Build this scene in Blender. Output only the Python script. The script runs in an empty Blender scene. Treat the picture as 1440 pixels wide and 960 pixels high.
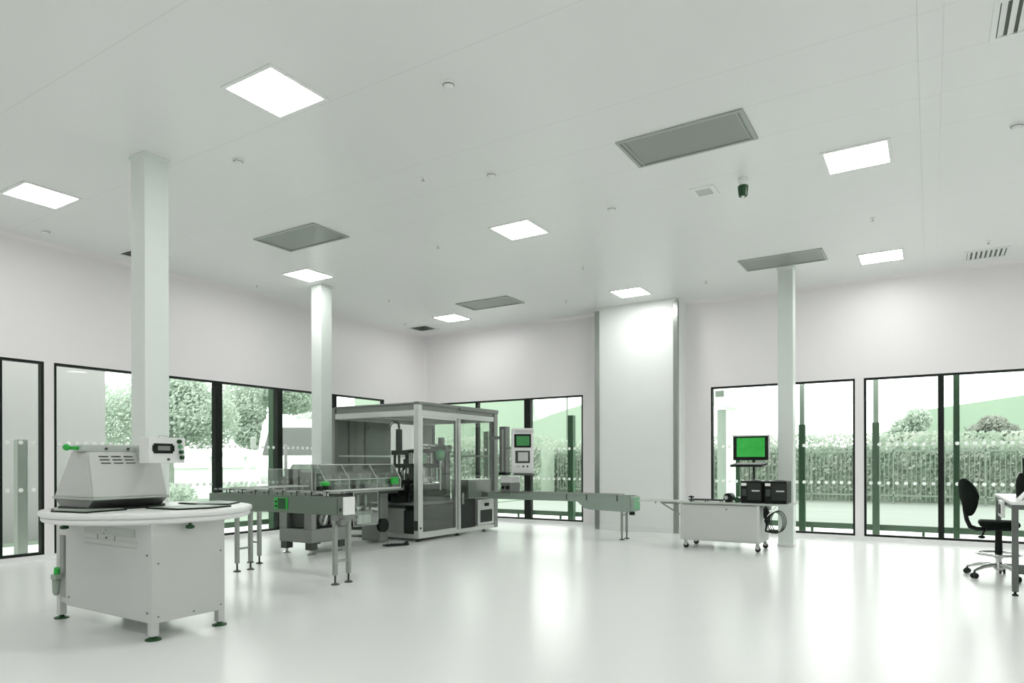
import bpy, bmesh, math, random
from mathutils import Vector, Matrix
random.seed(7)
PI = math.pi
scene = bpy.context.scene
COL = scene.collection

# ------------------------------------------------------------------ room numbers
CZ = 4.25            # ceiling height
XL = -10.05          # inner face of the left wall
YB = 12.35           # inner face of the back wall
XR, YF = 5.2, -4.2   # right and front walls (out of view)
CAM_H = 1.3

# ------------------------------------------------------------------ materials
def new_mat(name):
    m = bpy.data.materials.new(name)
    m.use_nodes = True
    nt = m.node_tree
    for n in list(nt.nodes):
        nt.nodes.remove(n)
    out = nt.nodes.new('ShaderNodeOutputMaterial')
    return m, nt, out

def pbr(name, col, rough=0.5, metal=0.0, spec=0.5, var=0.03, scale=6.0, bump=0.0, bscale=60.0, stretch=None, coat=0.0, trans=0.0):
    m, nt, out = new_mat(name)
    p = nt.nodes.new('ShaderNodeBsdfPrincipled')
    nt.links.new(p.outputs[0], out.inputs[0])
    p.inputs['Roughness'].default_value = rough
    p.inputs['Metallic'].default_value = metal
    p.inputs['Specular IOR Level'].default_value = spec
    p.inputs['Coat Weight'].default_value = coat
    tc = nt.nodes.new('ShaderNodeTexCoord')
    mp = nt.nodes.new('ShaderNodeMapping')
    nt.links.new(tc.outputs['Object'], mp.inputs[0])
    if stretch:
        mp.inputs['Scale'].default_value = stretch
    no = nt.nodes.new('ShaderNodeTexNoise')
    no.inputs['Scale'].default_value = scale
    no.inputs['Detail'].default_value = 3
    nt.links.new(mp.outputs[0], no.inputs['Vector'])
    mx = nt.nodes.new('ShaderNodeMix')
    mx.data_type = 'RGBA'
    c = col
    mx.inputs[6].default_value = (max(0, c[0]*(1-var)), max(0, c[1]*(1-var)), max(0, c[2]*(1-var)), 1)
    mx.inputs[7].default_value = (min(1, c[0]*(1+var)), min(1, c[1]*(1+var)), min(1, c[2]*(1+var)), 1)
    nt.links.new(no.outputs['Fac'], mx.inputs[0])
    nt.links.new(mx.outputs[2], p.inputs['Base Color'])
    if bump:
        n2 = nt.nodes.new('ShaderNodeTexNoise')
        n2.inputs['Scale'].default_value = bscale
        nt.links.new(mp.outputs[0], n2.inputs['Vector'])
        b = nt.nodes.new('ShaderNodeBump')
        b.inputs['Strength'].default_value = bump
        nt.links.new(n2.outputs['Fac'], b.inputs['Height'])
        nt.links.new(b.outputs[0], p.inputs['Normal'])
    return m

def emit(name, col, strength):
    m, nt, out = new_mat(name)
    e = nt.nodes.new('ShaderNodeEmission')
    e.inputs[0].default_value = (*col, 1)
    e.inputs[1].default_value = strength
    nt.links.new(e.outputs[0], out.inputs[0])
    return m

def screen_mat(name, c0, c1, strength):
    m, nt, out = new_mat(name)
    e = nt.nodes.new('ShaderNodeEmission')
    tc = nt.nodes.new('ShaderNodeTexCoord')
    no = nt.nodes.new('ShaderNodeTexNoise')
    no.inputs['Scale'].default_value = 9
    nt.links.new(tc.outputs['Object'], no.inputs['Vector'])
    mx = nt.nodes.new('ShaderNodeMix'); mx.data_type = 'RGBA'
    mx.inputs[6].default_value = (*c0, 1); mx.inputs[7].default_value = (*c1, 1)
    nt.links.new(no.outputs['Fac'], mx.inputs[0])
    nt.links.new(mx.outputs[2], e.inputs[0])
    e.inputs[1].default_value = strength
    nt.links.new(e.outputs[0], out.inputs[0])
    return m

def glass(name, tint, refl=0.06, rough=0.02, facing=0.5, body=None, bodyfac=0.0):
    m, nt, out = new_mat(name)
    t = nt.nodes.new('ShaderNodeBsdfTransparent')
    t.inputs[0].default_value = (*tint, 1)
    g = nt.nodes.new('ShaderNodeBsdfGlossy')
    g.inputs['Roughness'].default_value = rough
    lw = nt.nodes.new('ShaderNodeLayerWeight')
    lw.inputs[0].default_value = 0.25
    mul = nt.nodes.new('ShaderNodeMath'); mul.operation = 'MULTIPLY_ADD'
    mul.inputs[1].default_value = facing; mul.inputs[2].default_value = refl
    nt.links.new(lw.outputs['Fresnel'], mul.inputs[0])
    mx = nt.nodes.new('ShaderNodeMixShader')
    nt.links.new(mul.outputs[0], mx.inputs[0])
    base = t.outputs[0]
    if body:
        d = nt.nodes.new('ShaderNodeBsdfDiffuse')
        d.inputs[0].default_value = (*body, 1)
        m2 = nt.nodes.new('ShaderNodeMixShader')
        m2.inputs[0].default_value = bodyfac
        nt.links.new(t.outputs[0], m2.inputs[1]); nt.links.new(d.outputs[0], m2.inputs[2])
        base = m2.outputs[0]
    nt.links.new(base, mx.inputs[1])
    nt.links.new(g.outputs[0], mx.inputs[2])
    nt.links.new(mx.outputs[0], out.inputs[0])
    return m

def leaf_mat(name, c0, c1, scale=1.5):
    m, nt, out = new_mat(name)
    tc = nt.nodes.new('ShaderNodeTexCoord')
    no = nt.nodes.new('ShaderNodeTexNoise'); no.inputs['Scale'].default_value = scale; no.inputs['Detail'].default_value = 4
    nt.links.new(tc.outputs['Object'], no.inputs['Vector'])
    rp = nt.nodes.new('ShaderNodeMapRange')
    rp.inputs[1].default_value = .35; rp.inputs[2].default_value = .65
    nt.links.new(no.outputs['Fac'], rp.inputs[0])
    mx = nt.nodes.new('ShaderNodeMix'); mx.data_type = 'RGBA'
    mx.inputs[6].default_value = (*c0, 1); mx.inputs[7].default_value = (*c1, 1)
    nt.links.new(rp.outputs[0], mx.inputs[0])
    d = nt.nodes.new('ShaderNodeBsdfDiffuse'); tr = nt.nodes.new('ShaderNodeBsdfTranslucent')
    nt.links.new(mx.outputs[2], d.inputs[0]); nt.links.new(mx.outputs[2], tr.inputs[0])
    ms = nt.nodes.new('ShaderNodeMixShader'); ms.inputs[0].default_value = .4
    nt.links.new(d.outputs[0], ms.inputs[1]); nt.links.new(tr.outputs[0], ms.inputs[2])
    nt.links.new(ms.outputs[0], out.inputs[0])
    return m

def ceiling_mat():
    m = pbr('ceiling_panel_white', (.805, .818, .803), rough=.30, spec=.5, var=.012, scale=.5)
    nt = m.node_tree
    p = [n for n in nt.nodes if n.type == 'BSDF_PRINCIPLED'][0]
    src = p.inputs['Base Color'].links[0].from_socket
    tc = [n for n in nt.nodes if n.type == 'TEX_COORD'][0]
    sx = nt.nodes.new('ShaderNodeSeparateXYZ'); nt.links.new(tc.outputs['Object'], sx.inputs[0])
    last = None
    for ax, v in [(1, 1.3), (1, 2.56), (1, 3.90), (1, 5.19), (1, 5.80), (1, 6.41), (1, 7.05), (1, 8.9), (1, 10.0)]:
        c = nt.nodes.new('ShaderNodeMath'); c.operation = 'COMPARE'
        c.inputs[1].default_value = v; c.inputs[2].default_value = .0045
        nt.links.new(sx.outputs[ax], c.inputs[0])
        if last is None: last = c
        else:
            a = nt.nodes.new('ShaderNodeMath'); a.operation = 'MAXIMUM'
            nt.links.new(last.outputs[0], a.inputs[0]); nt.links.new(c.outputs[0], a.inputs[1]); last = a
    mul = nt.nodes.new('ShaderNodeMath'); mul.operation = 'MULTIPLY'; mul.inputs[1].default_value = .22
    nt.links.new(last.outputs[0], mul.inputs[0])
    mx = nt.nodes.new('ShaderNodeMix'); mx.data_type = 'RGBA'
    nt.links.new(mul.outputs[0], mx.inputs[0]); nt.links.new(src, mx.inputs[6])
    mx.inputs[7].default_value = (.45, .47, .45, 1)
    nt.links.new(mx.outputs[2], p.inputs['Base Color'])
    return m

def mesh_mat(name, col, dark, scale):
    # fine perforated sheet
    m = pbr(name, col, rough=.45, metal=.3, var=.04)
    nt = m.node_tree
    p = [n for n in nt.nodes if n.type == 'BSDF_PRINCIPLED'][0]
    src = p.inputs['Base Color'].links[0].from_socket
    tc = [n for n in nt.nodes if n.type == 'TEX_COORD'][0]
    v = nt.nodes.new('ShaderNodeTexVoronoi'); v.inputs['Scale'].default_value = scale
    v.inputs['Randomness'].default_value = 0
    nt.links.new(tc.outputs['Object'], v.inputs['Vector'])
    c = nt.nodes.new('ShaderNodeMath'); c.operation = 'LESS_THAN'; c.inputs[1].default_value = .36
    nt.links.new(v.outputs['Distance'], c.inputs[0])
    mx = nt.nodes.new('ShaderNodeMix'); mx.data_type = 'RGBA'
    nt.links.new(c.outputs[0], mx.inputs[0]); nt.links.new(src, mx.inputs[6]); mx.inputs[7].default_value = (*dark, 1)
    nt.links.new(mx.outputs[2], p.inputs['Base Color'])
    return m

M = {}
M['ceiling'] = ceiling_mat()
M['wall'] = pbr('wall_panel_white', (.83, .805, .815), rough=.42, var=.01, scale=.6)
M['trim'] = pbr('trim_white', (.80, .81, .80), rough=.4, var=.01)
M['floor'] = pbr('epoxy_floor', (.755, .768, .755), rough=.25, spec=.48, var=.012, scale=.8)
M['column'] = pbr('column_white', (.74, .80, .76), rough=.32, var=.01, scale=1)
M['frame'] = pbr('window_frame_black', (.006, .010, .007), rough=.5, spec=.25, var=.1)
M['glass'] = glass('window_glass', (.955, .978, .958), refl=.0, facing=.30)
M['dots'] = leaf_mat('frosted_dot_white', (.90, .93, .90), (.95, .97, .95), 3)
M['guard'] = pbr('guard_steel', (.36, .385, .36), rough=.25, metal=.85, var=.12, scale=2, stretch=(1, 1, .8))
M['lamp'] = emit('diffuser_glow', (1, 1, .985), 25.0)
M['lampframe'] = pbr('lamp_frame_white', (.82, .84, .82), rough=.4, var=.01)
M['grille'] = mesh_mat('perforated_grey', (.33, .36, .33), (.20, .22, .20), 130)
M['grilleframe'] = pbr('grille_frame_grey', (.40, .43, .40), rough=.4, metal=.3)
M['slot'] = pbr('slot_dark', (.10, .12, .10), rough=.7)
M['benchgrey'] = pbr('bench_frame_grey', (.135, .15, .138), rough=.45, metal=.2, var=.05)
M['postmid'] = pbr('rail_mid_green', (.085, .135, .09), rough=.55, spec=.3, var=.1)
M['hillfar'] = pbr('far_slope_pale_green', (.315, .40, .315), rough=.95, var=.08, scale=.25)
M['lawn'] = pbr('lawn_pale_green', (.215, .275, .215), rough=.95, var=.15, scale=1.5)
M['legsteel'] = pbr('leg_tube_steel', (.30, .325, .30), rough=.35, metal=.55, var=.06)
M['cover'] = pbr('cover_mid_grey', (.36, .385, .36), rough=.4, metal=.3, var=.06, scale=3)
M['machineblack'] = pbr('machine_black', (.024, .029, .025), rough=.45, metal=.2, spec=.35, var=.2)
M['white'] = pbr('powder_coat_white', (.54, .56, .535), rough=.40, var=.012, scale=2)
M['whitebright'] = pbr('lacquer_white', (.78, .795, .78), rough=.3, var=.01)
M['shaft'] = pbr('shaft_panel_white', (.81, .83, .815), rough=.33, var=.01)
M['cream'] = pbr('panel_pale_grey', (.44, .48, .44), rough=.42, var=.02)
M['steel'] = pbr('brushed_steel', (.48, .505, .48), rough=.28, metal=.9, var=.06, scale=9, stretch=(1, 1, 12))
M['steeldark'] = pbr('dark_brushed_steel', (.25, .265, .248), rough=.45, metal=.6, var=.12, scale=3, stretch=(1, 1, .3))
M['alu'] = pbr('anodised_aluminium', (.66, .685, .66), rough=.32, metal=.7, var=.03)
M['grey'] = pbr('machine_grey', (.235, .25, .235), rough=.42, metal=.35, var=.08, scale=4)
M['greydark'] = pbr('machine_dark_grey', (.055, .065, .056), rough=.45, metal=.3, spec=.35, var=.15, scale=6)
M['greengrey'] = pbr('conveyor_green_grey', (.155, .195, .155), rough=.45, metal=.25, var=.03, scale=2)
M['palegreen'] = pbr('conveyor_pale_green', (.30, .375, .315), rough=.4, metal=.25, var=.05, scale=2)
M['black'] = pbr('plastic_black', (.006, .009, .007), rough=.5, spec=.22, var=.2)
M['fabric'] = pbr('fabric_black', (.005, .009, .006), rough=.9, spec=.15, var=.3, scale=80, bump=.2, bscale=300)
M['mat'] = pbr('mat_green_grey', (.30, .36, .30), rough=.35, var=.05)
M['green'] = pbr('plastic_green', (.02, .42, .05), rough=.35, var=.1)
M['greendark'] = pbr('plastic_dark_green', (.004, .055, .010), rough=.35, var=.1)
M['greensoft'] = pbr('plastic_soft_green', (.16, .42, .22), rough=.4, var=.1)
M['acrylic'] = glass('clear_acrylic', (.90, .93, .905), refl=.05, facing=.5, body=(.75, .8, .76), bodyfac=.05)
M['acryledge'] = glass('acrylic_edge', (.8, .86, .8), refl=.2, facing=.3, body=(.85, .9, .86), bodyfac=.7)
M['guardglass'] = glass('guard_glass', (.965, .98, .966), refl=.008, facing=.20)
M['chrome'] = pbr('chrome', (.62, .645, .62), rough=.14, metal=1.0, var=.02)
M['rubber'] = pbr('rubber_black', (.012, .016, .012), rough=.7, var=.2)
M['screen'] = screen_mat('screen_green', (.025, .27, .035), (.06, .42, .09), 1.0)
M['screendim'] = screen_mat('screen_dim_green', (.035, .14, .05), (.06, .21, .075), 1.0)
M['paper'] = pbr('paper_white', (.86, .88, .86), rough=.7, var=.01)
M['keypad'] = pbr('keypad_grey', (.55, .57, .55), rough=.5, var=.05)
M['brown'] = pbr('carton_grey_brown', (.22, .17, .16), rough=.7, var=.15)
M['postgreen'] = pbr('facade_post_green', (.042, .092, .050), rough=.5, spec=.3, var=.12)
M['postpale'] = pbr('facade_post_pale', (.33, .40, .34), rough=.5, var=.08)
M['postgrey'] = pbr('facade_post_grey', (.33, .37, .33), rough=.5, var=.08)
M['concrete'] = pbr('paving_pale', (.88, .92, .88), rough=.8, var=.05, scale=2)
M['road'] = pbr('road_pale_green_grey', (.215, .245, .215), rough=.9, var=.22, scale=1.2, stretch=(.15, 2.2, 1))
M['annex'] = pbr('annex_render_grey', (.405, .40, .398), rough=.7, var=.02)
M['outwhite'] = pbr('outdoor_white_paint', (.80, .86, .80), rough=.6, var=.03)
M['fence'] = pbr('fence_green_grey', (.17, .215, .17), rough=.6, var=.1)
M['hedge'] = leaf_mat('hedge_leaves', (.33, .41, .33), (.49, .52, .465), 1.6)
M['hedgecore'] = pbr('hedge_core', (.30, .37, .295), rough=.9, var=.25, scale=2.5)
M['hill'] = pbr('hill_pale_green', (.29, .385, .29), rough=.95, var=.10, scale=.25)
M['leafpale'] = leaf_mat('tree_leaves_pale', (.47, .55, .47), (.56, .63, .56), .9)
M['leafbrown'] = leaf_mat('tree_leaves_brown', (.30, .33, .29), (.40, .43, .38), 1.2)
M['bark'] = pbr('bark', (.26, .30, .25), rough=.9, var=.2)
M['windscreen'] = pbr('windscreen_grey', (.085, .095, .088), rough=.2, var=.06)

# ------------------------------------------------------------------ mesh builder
class B:
    def __init__(s):
        s.bm = bmesh.new()
    def face(s, pts, smooth=False):
        vs = [s.bm.verts.new(p) for p in pts]
        f = s.bm.faces.new(vs); f.smooth = smooth
        return f
    def box(s, x0, x1, y0, y1, z0, z1, bev=0.0, M4=None):
        r = bmesh.ops.create_cube(s.bm, size=1.0)
        vs = r['verts']
        for v in vs:
            v.co = Vector(((x0+x1)/2 + v.co.x*(x1-x0), (y0+y1)/2 + v.co.y*(y1-y0), (z0+z1)/2 + v.co.z*(z1-z0)))
        if bev > 0:
            es = list({e for v in vs for e in v.link_edges})
            b = min(bev, .45*min(abs(x1-x0), abs(y1-y0), abs(z1-z0)))
            rr = bmesh.ops.bevel(s.bm, geom=es, offset=b, segments=2, affect='EDGES', profile=.5)
            vs = list({v for f in rr['faces'] for v in f.verts} | {v for v in vs if v.is_valid})
        if M4 is not None:
            bmesh.ops.transform(s.bm, matrix=M4, verts=[v for v in vs if v.is_valid])
        return s
    def cyl(s, p0, p1, r0, r1=None, n=14, cap=True):
        p0, p1 = Vector(p0), Vector(p1)
        r1 = r0 if r1 is None else r1
        d = (p1-p0).normalized()
        a = d.orthogonal().normalized(); b = d.cross(a)
        c0 = [p0 + (a*math.cos(2*PI*i/n) + b*math.sin(2*PI*i/n))*r0 for i in range(n)]
        c1 = [p1 + (a*math.cos(2*PI*i/n) + b*math.sin(2*PI*i/n))*r1 for i in range(n)]
        v0 = [s.bm.verts.new(c) for c in c0]; v1 = [s.bm.verts.new(c) for c in c1]
        for i in range(n):
            f = s.bm.faces.new((v0[i], v0[(i+1) % n], v1[(i+1) % n], v1[i])); f.smooth = True
        if cap:
            if r0 > 1e-6: s.face(c0[::-1])
            if r1 > 1e-6: s.face(c1)
        return s
    def tube(s, pts, r, n=10, closed=False):
        pts = [Vector(p) for p in pts]
        m = len(pts); rings = []
        up = None
        for i, p in enumerate(pts):
            if closed: t = (pts[(i+1) % m]-pts[i-1]).normalized()
            elif i == 0: t = (pts[1]-p).normalized()
            elif i == m-1: t = (p-pts[i-1]).normalized()
            else: t = ((pts[i+1]-p).normalized()+(p-pts[i-1]).normalized()).normalized()
            if up is None: up = t.orthogonal().normalized()
            a = (up - t*up.dot(t))
            a = a.normalized() if a.length > 1e-6 else t.orthogonal().normalized()
            up = a; b = t.cross(a)
            rr = r[i] if isinstance(r, (list, tuple)) else r
            rings.append([s.bm.verts.new(p+(a*math.cos(2*PI*k/n)+b*math.sin(2*PI*k/n))*rr) for k in range(n)])
        for i in range(m if closed else m-1):
            A, Bq = rings[i], rings[(i+1) % m]
            for k in range(n):
                f = s.bm.faces.new((A[k], A[(k+1) % n], Bq[(k+1) % n], Bq[k])); f.smooth = True
        if not closed:
            s.face([v.co.copy() for v in rings[0]][::-1]); s.face([v.co.copy() for v in rings[-1]])
        return s
    def lathe(s, prof, c=(0, 0, 0), n=28, flat=()):
        c = Vector(c); rings = []
        for i, (r, z) in enumerate(prof):
            rings.append([c+Vector((r*math.cos(2*PI*k/n), r*math.sin(2*PI*k/n), z)) for k in range(n)])
        for i in range(len(prof)-1):
            A = [s.bm.verts.new(p) for p in rings[i]]; Bq = [s.bm.verts.new(p) for p in rings[i+1]]
            for k in range(n):
                f = s.bm.faces.new((A[k], A[(k+1) % n], Bq[(k+1) % n], Bq[k])); f.smooth = True
        if prof[0][0] > 1e-6: s.face(rings[0][::-1])
        if prof[-1][0] > 1e-6: s.face(rings[-1])
        return s
    def prism(s, poly, axis, a0, a1, bev=0.0):
        # poly: 2D points in the plane normal to axis, ordered (the two remaining axes in xyz order)
        def P(u, v, a):
            return Vector((a, u, v)) if axis == 0 else Vector((u, a, v)) if axis == 1 else Vector((u, v, a))
        lo = [s.bm.verts.new(P(u, v, a0)) for u, v in poly]
        hi = [s.bm.verts.new(P(u, v, a1)) for u, v in poly]
        n = len(poly); fs = []
        for i in range(n):
            fs.append(s.bm.faces.new((lo[i], lo[(i+1) % n], hi[(i+1) % n], hi[i])))
        fs.append(s.bm.faces.new(lo[::-1])); fs.append(s.bm.faces.new(hi))
        if bev > 0:
            es = list({e for f in fs for e in f.edges})
            bmesh.ops.bevel(s.bm, geom=es, offset=bev, segments=2, affect='EDGES', profile=.5)
        return s
    def hexa(s, lo, hi):
        # lo, hi: four points each
        L = [s.bm.verts.new(p) for p in lo]; H = [s.bm.verts.new(p) for p in hi]
        for i in range(4):
            s.bm.faces.new((L[i], L[(i+1) % 4], H[(i+1) % 4], H[i]))
        s.bm.faces.new(L[::-1]); s.bm.faces.new(H)
        return s
    def ball(s, c, r, sx=1, sy=1, sz=1, u=16, v=10, M4=None):
        rr = bmesh.ops.create_uvsphere(s.bm, u_segments=u, v_segments=v, radius=r)
        for w in rr['verts']:
            w.co = Vector((w.co.x*sx, w.co.y*sy, w.co.z*sz))
            if M4 is not None: w.co = M4 @ w.co
            w.co += Vector(c)
            for f in w.link_faces: f.smooth = True
        return s
    def build(s, name, mat, parent=None, loc=None, bevel=0.0):
        me = bpy.data.meshes.new(name)
        bmesh.ops.recalc_face_normals(s.bm, faces=s.bm.faces)
        off = Vector((0, 0, 0))
        if parent is not None:
            r = parent
            while r.parent is not None: r = r.parent
            off = Vector(r['_o']) if '_o' in r else Vector(r.location)
        elif loc is not None:
            off = Vector(loc)
        for v in s.bm.verts: v.co -= off
        s.bm.to_mesh(me); s.bm.free()
        me.materials.append(mat)
        o = bpy.data.objects.new(name, me); COL.objects.link(o)
        if parent is not None: o.parent = parent
        elif loc is not None: o.location = loc
        if bevel:
            md = o.modifiers.new('edge', 'BEVEL'); md.width = bevel; md.segments = 2; md.limit_method = 'ANGLE'
        return o

def thing(name, label, cat, loc=(0, 0, 0), rotz=0.0, group=None):
    o = bpy.data.objects.new(name, None); COL.objects.link(o)
    o.location = loc; o.rotation_euler = (0, 0, rotz); o.empty_display_size = .1
    o['label'] = label; o['category'] = cat
    if group: o['group'] = group
    return o
def tag(o, label, cat, group=None, kind=None):
    o['label'] = label; o['category'] = cat
    if group: o['group'] = group
    if kind: o['kind'] = kind
    return o
def structure(o):
    o['kind'] = 'structure'; return o
def dup(root, loc, label, rotz=None, group=None):
    r = root.copy(); COL.objects.link(r); r.location = loc; r['label'] = label
    if rotz is not None: r.rotation_euler = (0, 0, rotz)
    if group: r['group'] = group
    for ch in list(root.children):
        c = ch.copy(); COL.objects.link(c); c.parent = r
        for g in list(ch.children):
            d = g.copy(); COL.objects.link(d); d.parent = c
    return r
def plabel(o, text):
    o['label'] = text; return o

# ------------------------------------------------------------------ room shell
structure(B().box(XL-.15, XR+.15, YF-.15, YB+.15, -.15, 0).build('floor', M['floor']))
structure(B().box(XL-.15, XR+.15, YF-.15, YB+.15, CZ, CZ+.15).build('ceiling', M['ceiling']))
WZ0, WZ1 = .075, 2.65
def wall_x(x0, x1, holes, y_lo, y_hi):
    b = B(); y = y_lo
    for h0, h1 in holes:
        b.box(x0, x1, y, h0, 0, CZ)
        b.box(x0, x1, h0, h1, 0, WZ0); b.box(x0, x1, h0, h1, WZ1, CZ)
        y = h1
    b.box(x0, x1, y, y_hi, 0, CZ)
    return b
def wall_y(y0, y1, holes, x_lo, x_hi):
    b = B(); x = x_lo
    for h0, h1 in holes:
        b.box(x, h0, y0, y1, 0, CZ)
        b.box(h0, h1, y0, y1, 0, WZ0); b.box(h0, h1, y0, y1, WZ1, CZ)
        x = h1
    b.box(x, x_hi, y0, y1, 0, CZ)
    return b
LH = [(1.75, 4.34), (4.46, 10.93)]
BH = [(-9.88, -5.98), (-3.40, -1.05), (-.92, 3.3)]
structure(wall_x(XL-.15, XL, LH, YF, YB).build('wall_left', M['wall']))
structure(wall_y(YB, YB+.15, BH, XL-.15, XR+.15).build('wall_back', M['wall']))
structure(B().box(XR, XR+.15, YF, YB, 0, CZ).build('wall_right', M['wall']))
structure(B().box(XL-.15, XR+.15, YF-.15, YF, 0, CZ).build('wall_front', M['wall']))

def cove_profile(r, n=6):
    # concave quarter fillet, corner at (0,0), wall along +v, floor/ceiling along +u
    pts = [(0, 0), (r, 0)]
    for i in range(1, n):
        a = PI/2*i/n
        pts.append((r - r*math.sin(a), r - r*math.cos(a)))
    pts.append((0, r))
    return pts
def cove(name, mat, r, side, top):
    pr = cove_profile(r)
    zz = (lambda v: CZ - v) if top else (lambda v: v)
    if side == 'left':
        b = B().prism([(XL+u, zz(v)) for u, v in pr], 1, YF, YB)
    else:
        b = B().prism([(YB-u, zz(v)) for u, v in pr], 0, XL, XR)
    return structure(b.build(name, mat))
cove('trim_1', M['wall'], .07, 'left', True)
cove('trim_2', M['wall'], .07, 'back', True)
cove('baseboard_left', M['trim'], .065, 'left', False)
cove('baseboard_back', M['trim'], .065, 'back', False)
structure(B().prism([(XL+u, YB-v) for u, v in cove_profile(.06)], 2, 0, CZ).build('trim_3', M['wall']))
structure(B().box(-.07, .08, YF, YB-.1, CZ-.010, CZ+.002, bev=.003).build('trim_4', M['ceiling']))

# windows ------------------------------------------------------------------
def window(n, axis, plane, sgn, a0, a1, mulls, dot_phase=0.0, fw=.032):
    # axis: running axis (0 = X, 1 = Y); plane = inner wall face; sgn = direction to the outside
    def bx(b, u0, u1, d0, d1, z0, z1):
        lo, hi = sorted((plane+sgn*d0, plane+sgn*d1))
        if axis == 1: b.box(lo, hi, u0, u1, z0, z1)
        else: b.box(u0, u1, lo, hi, z0, z1)
    b = B()
    bx(b, a0, a1, .0, .09, WZ0, WZ0+fw); bx(b, a0, a1, .0, .09, WZ1-fw, WZ1)
    bx(b, a0, a0+fw, .0, .09, WZ0+fw, WZ1-fw); bx(b, a1-fw, a1, .0, .09, WZ0+fw, WZ1-fw)
    root = structure(b.build('window_%d' % n, M['frame']))
    for m0, m1 in mulls:
        b = B(); bx(b, m0, m1, -.004, .10, WZ0+fw, WZ1-fw); b.build('mullion', M['frame'], root)
    edges = [a0+fw] + [e for m in mulls for e in m] + [a1-fw]
    for i in range(0, len(edges), 2):
        u0, u1 = edges[i], edges[i+1]
        if u1-u0 < .02: continue
        b = B(); bx(b, u0, u1, .045, .053, WZ0+fw, WZ1-fw); pane = b.build('pane', M['glass'], root)
        b = B(); cnt = max(1, int((u1-u0-.06)/.105)); st = (u1-u0)/(cnt)
        for k in range(cnt):
            u = u0+st*(k+.5)
            for z in (.942, 1.567):
                r = .029
                pts = [(u+r*math.cos(2*PI*q/12), z+r*math.sin(2*PI*q/12)) for q in range(12)]
                d0, d1 = sorted((plane+sgn*.041, plane+sgn*.0445))
                b.prism(pts, 0 if axis == 1 else 1, d0, d1)
        b.build('marker_dots', M['dots'], pane)
    # sill strip outside
    b = B(); bx(b, a0, a1, .092, .16, WZ0-.01, WZ0+.02); plabel(b.build('sill', M['outwhite'], root), 'white outer sill')
    return root
window(1, 1, XL, -1, LH[0][0], LH[0][1], [(2.75, 2.80), (3.83, 3.862)])
window(2, 1, XL, -1, LH[1][0], LH[1][1], [(5.62, 5.70), (6.875, 7.005), (8.125, 8.235), (9.46, 9.56)])
window(3, 0, YB, 1, BH[0][0], BH[0][1], [(-8.63, -8.57), (-7.365, -7.21)])
window(4, 0, YB, 1, BH[1][0], BH[1][1], [(-2.20, -2.12)])
window(5, 0, YB, 1, BH[2][0], BH[2][1], [(.10, .18), (1.2, 1.28), (2.25, 2.33)])

# boxed service shaft on the back wall ------------------------------------
sh = structure(B().box(-5.44, -3.90, 11.88, YB+.01, 0, CZ).build('wall_shaft', M['shaft']))
for x0, x1 in ((-5.50, -5.40), (-3.945, -3.855)):
    B().box(x0, x1, 11.865, 11.93, .0, CZ-.06, bev=.006).build('corner_guard', M['guard'], sh)
B().box(-3.90, -3.858, 11.93, YB, .0, CZ).build('return_panel', M['shaft'], sh)
B().box(-5.40, -3.945, 11.868, 11.88, .0, .10, bev=.004).build('plinth', M['trim'], sh)

# columns ------------------------------------------------------------------
def column(x1, y0, w, label):
    t = thing('square_column', label, 'column', (x1-w/2, y0+w/2, 0), group='white square columns')
    B().box(x1-w, x1, y0, y0+w, 0, CZ, bev=.006).build('shaft', M['column'], t)
    B().box(x1-w-.012, x1+.012, y0-.012, y0+w+.012, CZ-.035, CZ, bev=.004).build('ceiling_collar', M['column'], t)
    b = B().box(x1-w-.010, x1+.010, y0-.010, y0+w+.010, 0, .05, bev=.008)
    b.build('base_skirt', M['trim'], t)
    return t
column(-6.32, 3.585, .24, 'thick white square column rising behind the round feeding table')
column(-8.56, 7.80, .235, 'white square column behind the clear-hooded cartoning machine, brightest near its top')
column(-1.76, 10.88, .22, 'white square column right behind the rolling table with black label printers')

# ceiling fittings ----------------------------------------------------------
def light(x, y, label):
    t = thing('ceiling_light', label, 'ceiling light', (x, y, CZ), group='square ceiling light panels')
    w, h = .265, .258
    b = B()
    for (x0, x1, y0, y1) in ((x-w-.03, x+w+.03, y-h-.03, y-h), (x-w-.03, x+w+.03, y+h, y+h+.03), (x-w-.03, x-w, y-h, y+h), (x+w, x+w+.03, y-h, y+h)):
        b.box(x0, x1, y0, y1, CZ-.012, CZ+.001)
    b.build('frame', M['lampframe'], t)
    plabel(B().box(x-w, x+w, y-h, y+h, CZ-.008, CZ+.001).build('diffuser', M['lamp'], t), 'glowing white diffuser')
    return t
LX = (-8.33, -4.435, -.60); LY = (3.575, 7.33, 11.075)
names = {(0, 0): 'square ceiling light at the far left edge, left of the thick column',
         (1, 0): 'largest square ceiling light, high on the left side',
         (0, 1): 'square ceiling light just above the top of the slimmer middle column',
         (1, 1): 'square ceiling light in the middle of the ceiling, above the long grey grilles',
         (2, 1): 'bright square ceiling light at right, beside the large grey return grille',
         (0, 2): 'smallest square ceiling light, near the far corner over the glazed machine',
         (1, 2): 'square ceiling light directly in front of the white boxed shaft',
         (2, 2): 'low square ceiling light over the right-hand windows, beside the far slatted grille'}
proto = None
for (i, j), lab in names.items():
    if proto is None: proto = light(LX[i], LY[j], lab)
    else: dup(proto, (LX[i], LY[j], CZ), lab)
for x, y in ((-8.33, -.18), (-4.435, -.18), (-.6, -.18), (-.6, 3.575), (3.25, -.18), (3.25, 3.575), (3.25, 7.33), (3.25, 11.075), (-4.435, -3.2), (3.25, -3.2), (-.6, -3.2)):
    dup(proto, (x, y, CZ), 'square ceiling light of the same grid behind the viewpoint')

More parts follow.
